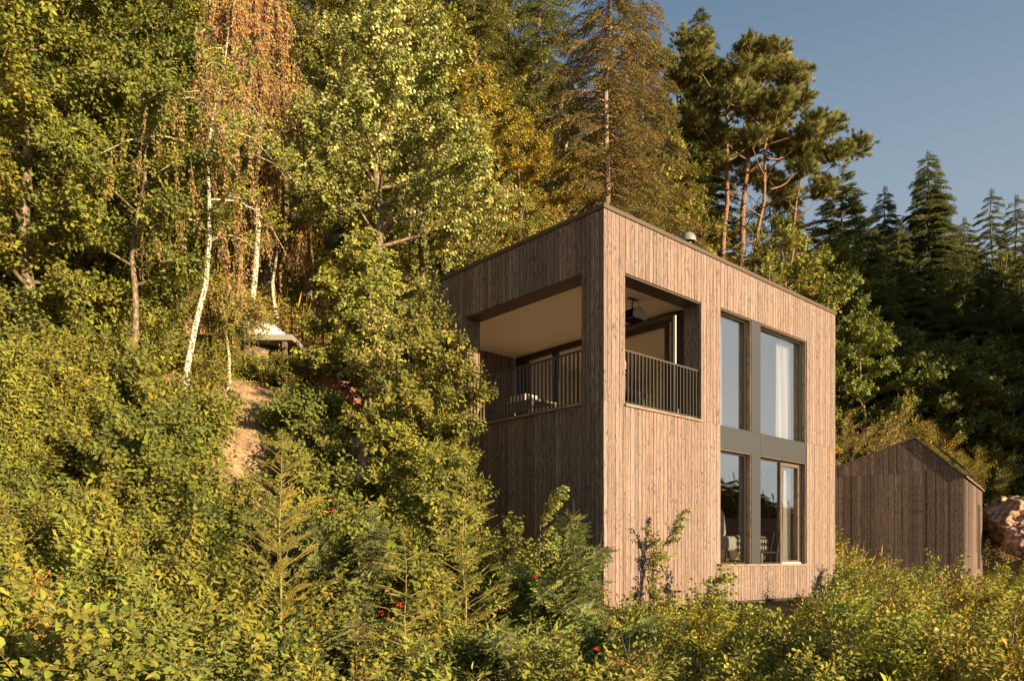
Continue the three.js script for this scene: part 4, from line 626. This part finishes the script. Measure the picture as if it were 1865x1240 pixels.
// dead snag
{
  const p = spot(1012, 30.5), g = thing('dead_snag', 'forked bare dead trunk with broken pale limbs above the roof', 'dead tree', [p.x, ground(p.x, p.z) - 0.1, p.z]);
  const top = tallTo(1015, 150, 30.5), pts = []; for (let k = 0; k <= 9; k++) pts.push(V(0.25 * Math.sin(k * 0.9) * k / 9, top * k / 9, 0.1 * k / 9)); part('trunk', tube(pts, [0.24, 0.07], 8), bark.dead, g);
  const pt2 = pts.map((q, k) => q.clone().add(V(0.55 - 0.35 * k / 9, -1.2 * k / 9, 0.4))); part('trunk', tube(pt2, [0.18, 0.05], 8), bark.dead, g);
  for (let i = 0; i < 16; i++) { const k = 4 + (i % 5), a = rnd() * 6.28, l = rr(0.5, 1.7), o = pts[k]; part('limb', tube(bend([o, o.clone().add(V(Math.cos(a) * l * 0.5, rr(-0.2, 0.4), Math.sin(a) * l * 0.5)), o.clone().add(V(Math.cos(a) * l, rr(-0.5, 0.6), Math.sin(a) * l))], 0.35), [0.06, 0.012], 5), bark.dead, g); }
}
// trees that fill the wood behind, indistinguishable from one another
const wzone = (px, d) => (d < 38 ? 'just behind ' : 'far up the slope behind ') + (px < 260 ? 'the big-leaved hazels' : px < 540 ? 'the weeping birches' : px < 760 ? 'the tall whitebeam' : px < 920 ? 'the drooping olive conifer' : px < 1080 ? 'the forked dead snag' : px < 1240 ? 'the rusty spruces' : 'the pine clump');
const fill = [];
for (const [px, d] of [[700, 31], [770, 33], [640, 34], [840, 36], [740, 40], [920, 42]]) { const { x, z } = spot(px, d); fill.push([x, z]); tree({ x, z, h: tallTo(px, -120, d), r: 3.4, n: 1000, clump: K.farLeaf, scale: 0.9, pal: pick([P.dark, P.olive, P.green]), nb: 34, base: 0.2, name: 'forest_broadleaf', label: 'tall broadleaf tree in the wood ' + wzone(px, d), group: 'tall broadleaf trees filling the wood ' + wzone(px, d) }); }
for (let i = 0; i < 150; i++) {
  const d = rr(24, 62), px = rr(-160, 1560), { x, z } = spot(px, d); if (px > 1480 || (px > 1240 && d < 49) || (px > 820 && d < 36)) continue; if (fill.some((f) => Math.hypot(f[0] - x, f[1] - z) < 3.1)) continue;
  const [lx, lz] = toHouse(x, z); if (lx > -1.5 && lx < 11 && lz > -9) continue;
  const sky = px < 1150 ? -400 : px < 1250 ? 120 : px < 1450 ? 260 : 420;           // keep below the outline of the named trees
  let h = Math.min(rr(11, 19), tallTo(px, sky + rr(0, 80), d)); if (h < 4) continue; fill.push([x, z]);
  if (rnd() < 0.34) conifer({ x, z, h: h * 1.05, r: rr(2.4, 3.4), base: 0.1, clump: rnd() < 0.5 ? K.sideSpruce : K.farSpruce, pal: pick([P.spruce, P.spruce, P.rusty]), layers: Math.round(h * 1.3), name: 'forest_spruce', label: 'spruce in the wood ' + wzone(px, d), group: 'spruces filling the wood ' + wzone(px, d) });
  else tree({ x, z, h, r: rr(2.6, 3.6), n: Math.round(h * 50), clump: K.farLeaf, scale: 0.9, pal: pick([P.green, P.olive, P.dark, P.yellow, P.willow]), nb: 28, base: rr(0.1, 0.3), name: 'forest_broadleaf', label: 'broadleaf tree in the wood ' + wzone(px, d), group: 'broadleaf trees filling the wood ' + wzone(px, d) });
}
// dark trees on the slope at the right
for (const [px, d, py, r, pal] of [[1545, 44, 430, 3.2, P.dark], [1720, 52, 470, 3.8, P.dark], [1850, 45, 520, 3.4, P.dark], [1570, 40, 560, 2.8, P.green], [1640, 42, 600, 2.8, P.dark], [1710, 40, 620, 3.0, P.dark], [1780, 41, 610, 3.0, P.green], [1845, 40, 640, 3.0, P.dark], [1900, 43, 560, 3.4, P.dark], [1830, 58, 450, 4, P.dark]])
  tree(place(px, d, py, { r, n: 1000, clump: K.farLeaf, scale: 0.85, pal, nb: 34, base: 0.1, name: 'forest_broadleaf', label: 'shaded broadleaf tree ' + (py < 460 ? 'far back ' : py < 540 ? 'high up ' : 'low down ') + 'on the slope ' + (px < 1610 ? 'right of the flat roof' : px < 1735 ? 'under the tallest skyline spruce' : 'at the right edge'), group: 'shaded trees behind the gabled house' }));
for (const [px, d, py] of [[1630, 52, 440], [1755, 54, 430], [1865, 52, 430], [1580, 56, 400], [1800, 50, 470], [1560, 47, 455], [1605, 46, 500], [1665, 48, 480], [1715, 47, 520], [1770, 46, 540], [1830, 47, 500], [1640, 57, 400], [1725, 58, 395]])
  conifer(place(px, d, py, { r: 3.2, base: 0.03, per: 8, dens: 1.4, name: 'forest_spruce', label: 'dense spruce on the slope ' + (px < 1610 ? 'right of the flat roof' : px < 1735 ? 'under the tallest skyline spruce' : 'at the right edge'), group: 'dense spruces behind the gabled house' }));
for (const [px, d, py, w, pal] of [[1545, 33, 725, 1.5, P.tan], [1600, 34, 735, 1.6, P.tan], [1575, 31.5, 775, 1.4, P.tan], [1655, 35, 755, 1.5, P.olive], [1700, 36, 775, 1.4, P.olive], [1735, 36, 805, 1.3, P.yellow], [1790, 37, 800, 1.5, P.green], [1535, 35, 690, 1.5, P.olive], [1630, 37, 720, 1.6, P.olive], [1690, 38, 750, 1.6, P.olive]])
  shrub(place(px, d, py, { w, n: 620, clump: K.dry, scale: 1.9, pal, name: 'hillside_shrub', label: 'sunlit tawny shrub on the bank behind the gabled house', group: 'tawny shrubs behind the gabled house' }));

// ---------------------------------------------------------------- plants of the foreground that stand out
conifer(place(515, 9.6, 775, { r: 0.78, layers: 17, per: 6, clump: K.youngSpruce, pal: P.young, rise: 0.75, droop: 0.1, scale: 0.95, dens: 1.7, tr: 0.03, gapp: 0.1, name: 'young_spruce', label: 'tall sapling spruce with long bare leader, left of the three', trunkMat: bark.green }));
conifer(place(736, 8.6, 955, { r: 0.62, layers: 12, per: 6, clump: K.youngSpruce, pal: P.young, rise: 0.45, droop: 0.15, scale: 0.9, dens: 1.7, tr: 0.022, gapp: 0.1, name: 'young_spruce', label: 'sapling spruce lowest and nearest, between the other two', trunkMat: bark.green }));
conifer(place(847, 11, 815, { r: 0.7, layers: 14, per: 6, clump: K.youngSpruce, pal: P.young, rise: 0.6, droop: 0.1, scale: 0.95, dens: 1.7, tr: 0.026, gapp: 0.12, name: 'young_spruce', label: 'sapling spruce beside the shaded side wall of the house', trunkMat: bark.green }));
function rowan(o) {
  const g = shrub({ clump: K.rowan, pal: P.rowan, name: 'rowan_shrub', category: 'shrub', stems: 7, stemMat: bark.twig, scale: 1.05, loose: 0.22, ...o });
  const c = new THREE.IcosahedronGeometry(0.0055, 1), ber = M([0.55, 0.03, 0.012], { roughness: 0.35 });
  for (let k = 0; k < (o.berries ?? 5) * 0.7; k++) { const a = rr(-0.6, 2.6), y = o.h * rr(0.35, 0.85), R = o.w * rr(0.55, 0.95), list = []; for (let i = 0; i < 22; i++) { const s = c.clone(); s.translate(Math.cos(a) * R * 0.9 + gauss() * 0.032, y + gauss() * 0.022, Math.sin(a) * R + gauss() * 0.032); list.push(s); } part('berry_cluster', list, ber, g); }
  return g;
}
rowan(place(1030, 11.2, 930, { w: 0.95, n: 560, berries: 7, label: 'large feathery rowan with red berries below the house corner' }));
rowan(place(950, 9.4, 1010, { w: 0.8, n: 420, berries: 6, label: 'rowan in front of the shaded side wall, left of the largest rowan' }));
rowan(place(1085, 9.6, 1060, { w: 0.75, n: 380, berries: 6, label: 'low rowan with red berries nearest the house corner' }));
rowan(place(640, 11.2, 845, { w: 0.85, n: 520, berries: 7, label: 'upright greyish rowan between the two left sapling spruces' }));
rowan(place(665, 9, 1010, { w: 0.7, n: 380, berries: 6, label: 'lower rowan right of the tall sapling spruce' }));
rowan(place(30, 6.6, 1120, { w: 0.6, n: 280, berries: 5, pal: P.yellow, label: 'yellowing rowan in the bottom left corner' }));
rowan(place(200, 6.4, 1185, { w: 0.7, n: 300, berries: 6, label: 'low rowan with berries along the bottom edge at the left' }));
rowan(place(330, 6.5, 1200, { w: 0.6, n: 260, berries: 4, label: 'low rowan along the bottom edge left of the sapling spruce' }));
shrub(place(1203, 14.55, 888, { w: 0.28, n: 130, clump: K.aspen, scale: 0.8, pal: P.fresh, stems: 2, loose: 0.3, name: 'aspen_sapling', category: 'sapling', label: 'slim aspen shoot casting its shadow on the sunlit front wall', stemMat: bark.twig }));
shrub(place(955, 12.6, 795, { w: 0.5, n: 260, clump: K.aspen, scale: 0.9, pal: P.fresh, stems: 5, loose: 0.22, name: 'aspen_sapling', category: 'sapling', label: 'round-leaved aspen sapling against the shaded side wall', stemMat: bark.twig }));
shrub(place(1508, 19.2, 1000, { w: 0.5, n: 160, clump: K.aspen, scale: 1.0, pal: P.fresh, stems: 4, name: 'aspen_sapling', category: 'sapling', label: 'aspen sapling at the far right corner of the house', stemMat: bark.twig }));
shrub(place(10, 7.4, 1035, { w: 0.5, n: 420, clump: K.dry, pal: P.tan, scale: 1.1, name: 'dry_shrub', label: 'tan dried-out bush at the left edge near the bottom' }));
tree(place(772, 14.6, 500, { r: 1.15, clump: K.goat, scale: 1.1, pal: P.willow, n: 1400, nb: 38, base: 0.06, name: 'goat_willow', label: 'dense goat willow covering the rear part of the shaded side wall', tr: 0.05 }));
tree(place(765, 14.4, 660, { r: 0.85, clump: K.willow, scale: 1.1, pal: P.willow, n: 1000, nb: 34, base: 0.05, name: 'goat_willow', label: 'goat willow left of the one covering the side wall', tr: 0.05 }));
tree(place(800, 12.8, 800, { r: 0.95, clump: K.goat, scale: 1.05, pal: P.willow, n: 620, nb: 26, base: 0.05, name: 'goat_willow', label: 'lower goat willow right behind the sapling spruce by the side wall', tr: 0.04 }));
tree(place(553, 16.2, 705, { r: 0.8, clump: K.goat, scale: 1.15, pal: P.green, n: 560, nb: 28, base: 0.05, name: 'goat_willow', label: 'dark leafy willow below the stairs, right of the bare earth', tr: 0.05 }));
tree(place(575, 15.2, 770, { r: 0.8, clump: K.goat, scale: 1.1, pal: P.green, n: 560, nb: 24, base: 0.05, name: 'goat_willow', label: 'lower leafy willow beneath the stairs', tr: 0.04 }));

for (const [px, d, py] of [[405, 18.2, 640], [440, 18, 655], [478, 18, 652], [512, 18.2, 650]]) shrub(place(px, d, py, { w: 0.45, n: 170, clump: K.small, scale: 1.2, pal: P.olive, name: 'hedge_shrub', label: 'small bush tucked under the hot tub deck', group: 'small bushes under the hot tub deck' }));
// ---------------------------------------------------------------- thicket: many alike shrubs
const mask = [[-300, 250], [290, 440], [320, 600], [370, 690], [400, 850], [560, 850], [580, 790], [640, 800], [700, 780], [780, 800], [850, 900], [880, 985], [990, 1010], [1100, 1040], [1160, 1085], [1250, 1100], [1330, 1108], [1460, 1108], [1530, 1085], [1545, 975], [1620, 975], [1700, 1020], [1760, 1010], [1865, 1020], [2300, 1020]];
const limit = (px) => { for (let i = 0; i < mask.length - 1; i++) if (px <= mask[i + 1][0]) { const [a, b] = mask[i], [c, e] = mask[i + 1]; return b + (e - b) * (px - a) / (c - a); } return 1020; };
const kinds = [
  ['willow_shrub', K.willow, P.willow, 'narrow-leaved willow shrub in the foreground thicket', 'narrow-leaved willows of the thicket'],
  ['goat_willow_shrub', K.goat, P.willow, 'broad-leaved willow shrub in the foreground thicket', 'broad-leaved willows of the thicket'],
  ['hazel_shrub', K.hazel, P.green, 'large-leaved green shrub in the foreground thicket', 'large-leaved shrubs of the thicket'],
  ['hedge_shrub', K.small, P.olive, 'small-leaved yellowing shrub in the foreground thicket', 'small-leaved shrubs of the thicket'],
];
const zone = (px, d) => {
  const row = d < 8.2 ? 'along the bottom edge' : d < 10 ? 'low in the thicket' : d < 12.5 ? 'midway up the thicket' : d < 16 ? 'high in the thicket' : 'at the back of the thicket';
  return row + (px < 180 ? ' at the far left' : px < 430 ? ' below the white-trunked birch' : px < 700 ? ' below the bare earth and stairs' : px < 900 ? ' left of the side wall' : px < 1110 ? ' below the house corner' : px < 1320 ? ' before the sunlit front wall' : px < 1530 ? ' below the big window' : px < 1620 ? ' beside the right end of the house' : px < 1740 ? ' below the gable end' : ' at the far right');
};
for (const [px, d, py, w, pal] of [[1135, 12.6, 1075, 0.6, P.olive], [1175, 13.4, 1075, 0.7, P.olive], [1225, 13.8, 1085, 0.7, P.olive], [1290, 14.6, 1020, 0.35, P.fresh], [1275, 14.0, 1090, 0.75, P.willow], [1335, 14.6, 1098, 0.8, P.olive], [1375, 15.4, 1075, 0.5, P.fresh], [1400, 15.2, 1105, 0.8, P.yellow], [1450, 16.2, 1100, 0.8, P.olive], [1500, 17.2, 1085, 0.8, P.olive], [1240, 12.2, 1105, 0.7, P.yellow], [1320, 12.8, 1120, 0.8, P.willow], [1400, 13.4, 1125, 0.8, P.olive], [1480, 14.4, 1115, 0.8, P.yellow], [1190, 11.4, 1110, 0.6, P.willow]])
  shrub(place(px, d, py, { w, n: Math.round(420 * w + 60), clump: pal === P.fresh ? K.aspen : K.small, scale: 1.15, pal, name: 'hedge_shrub', label: 'yellow-green bush ' + (px < 1260 ? 'at the foot of the sunlit front wall, left part' : px < 1390 ? 'under the left half of the big window' : 'under the right half of the big window'), group: 'bushes at the foot of the front wall' }));
let made = 0; const spots2 = [];
for (let i = 0; i < 4000 && made < 270; i++) {
  const d = 5.8 + Math.pow(rnd(), 0.8) * 17, px = rr(-180, 2020), { x, z } = spot(px, d), gy = ground(x, z);
  if (px > 400 && px < 540 && d > 11.5 && d < 20.5) continue;          // bare earth
  const [lx, lz] = toHouse(x, z); if (lx > -1.1 && lx < 9.9 && lz < 0.9 && lz > -9) continue;
  if (lx > -2.6 && lx <= -1.1 && lz < -3.5) continue;                                    // stairs
  const gx = x - 16.48, gz = z + 28; if (Math.hypot(gx - 1, gz + 3) < 3) continue;
  const near = 0.42 + 0.03 * d; if (spots2.some(([a, b]) => Math.hypot(a - x, b - z) < near)) continue;
  if (px < 850 && d > 15.5 && px > 420) continue;
  const clear = (a, b2, dd, top) => px > a && px < b2 && d < dd ? top : 0, keep = Math.max(clear(440, 590, 9.9, 1120), clear(590, 700, 11.4, 1080), clear(670, 800, 8.8, 1190), clear(790, 905, 11.2, 1075), clear(905, 1120, 11.5, 1140));
  const cap = EYE + (HY - Math.max(limit(px), keep) - rr(0, 75)) / FOC * d - gy; let h = Math.min(rr(1.5, 3.0), cap); if (h < 0.45) { if (cap < 0.2) continue; h = Math.max(0.3, cap); }
  const right = px > 1150, k = right ? pick([3, 3, 3, 0]) : px > 870 ? pick([3, 0, 1]) : pick([0, 1, 1, 0, 3, 0, 2]), [name, clump, pal, label, group] = kinds[k], w = Math.min(rr(0.75, 1.15), 0.5 + h * 0.45) * (d > 13 ? 1.25 : 1), big = d > 13 ? 1.35 : 1.1;
  shrub({ x, z, h, w, n: Math.round((150 * w * h + 50) / (big * big) * (k === 2 ? 0.8 : 1.15)), clump, pal: right && rnd() < 0.15 ? P.yellow : right && rnd() < 0.4 ? P.willow : pal, scale: big, name, label: label.replace('in the foreground thicket', zone(px, d)), group: group + ' ' + zone(px, d) });
  spots2.push([x, z]); made++;
}
// ground cover over the soil
{
  const L = [], L2 = [];
  for (let i = 0; i < 26000; i++) {
    const d = 5 + Math.pow(rnd(), 0.6) * 40, px = rr(-200, 2050), { x, z } = spot(px, d); const [lx, lz] = toHouse(x, z); if (lx > -0.2 && lx < 9.3 && lz < 0.2 && lz > -7) continue;
    const bare = px > 420 && px < 525 && d > 11.8 && d < 20; if (bare && rnd() < 0.9) continue;
    (rnd() < 0.75 ? L : L2).push({ p: V(x, ground(x, z) + rr(0, 0.18), z), d: V(gauss(), 0.9, gauss()), s: rr(0.8, 1.7) * (d > 18 ? 1.7 : 1), c: tint(rnd() < 0.7 ? P.olive : P.tan, [1, 1, 1]) });
  }
  const a = foliage(scene, 'ground_cover', K.small, leafMat, L); a.userData.label = 'low leafy ground cover spread over the hillside soil';
  const b = foliage(scene, 'dry_grass', K.grass, leafMat, L2); b.userData.label = 'dry grass blades scattered over the hillside soil';
}
// ---------------------------------------------------------------- across the road, out of frame: what the panes mirror
{
  const b = thing('shingled_barn', 'low barn with brown shingled roof mirrored in the lower panes', 'barn', [36, ground(36, -19) , -19], 1.42);
  part('wall', bx(-9, 9, -1, 2.6, -3.5, 3.5), mats.reveal, b); const rfm = M([0.10, 0.055, 0.03]);
  const core = part('roof', [bx(-9.4, 9.4, 2.6, 2.66, -4, 4)], rfm, b);
  for (const s of [-1, 1]) for (let i = 0; i < 12; i++) { const q = bx(-9.5, 9.5, -0.02, 0.02, -0.26, 0.26, 'x'); q.rotateX(s * 0.62); q.translate(0, 5.3 - i * 0.245, s * (0.25 + i * 0.345)); part('shingle_row', q, wood(woodSide, 0.26 + 0.1 * rnd(), 0.15, 0.08), core); }
  let k = 0; for (const [x, z, top] of [[52, -20, 11.5], [55, -23, 10.5], [54, -26, 9], [57, -28.5, 8.2], [56, -31, 6.6], [60, -34, 6], [58, -17, 12], [60, -37, 5.2], [62, -13, 12.5], [63, -40, 5], [50, -17, 10.5], [66, -22, 12], [68, -27, 10.5], [66, -31, 8.5], [70, -36, 7.5], [49, -22.5, 9], [51, -24.5, 8.2], [53, -29, 7], [55, -35, 5.5], [72, -18, 13]])
    conifer({ x, z, h: Math.max(3, top - ground(x, z)), r: 2.8, base: 0.03, layers: 24, per: 10, dens: 1.5, name: 'roadside_spruce', label: 'spruce across the way that the lower panes mirror', group: 'spruces mirrored in the panes' });
}
console.log('leaf clumps', copies, 'shrubs', made, 'forest', fill.length);
renderer.render(scene, camera);
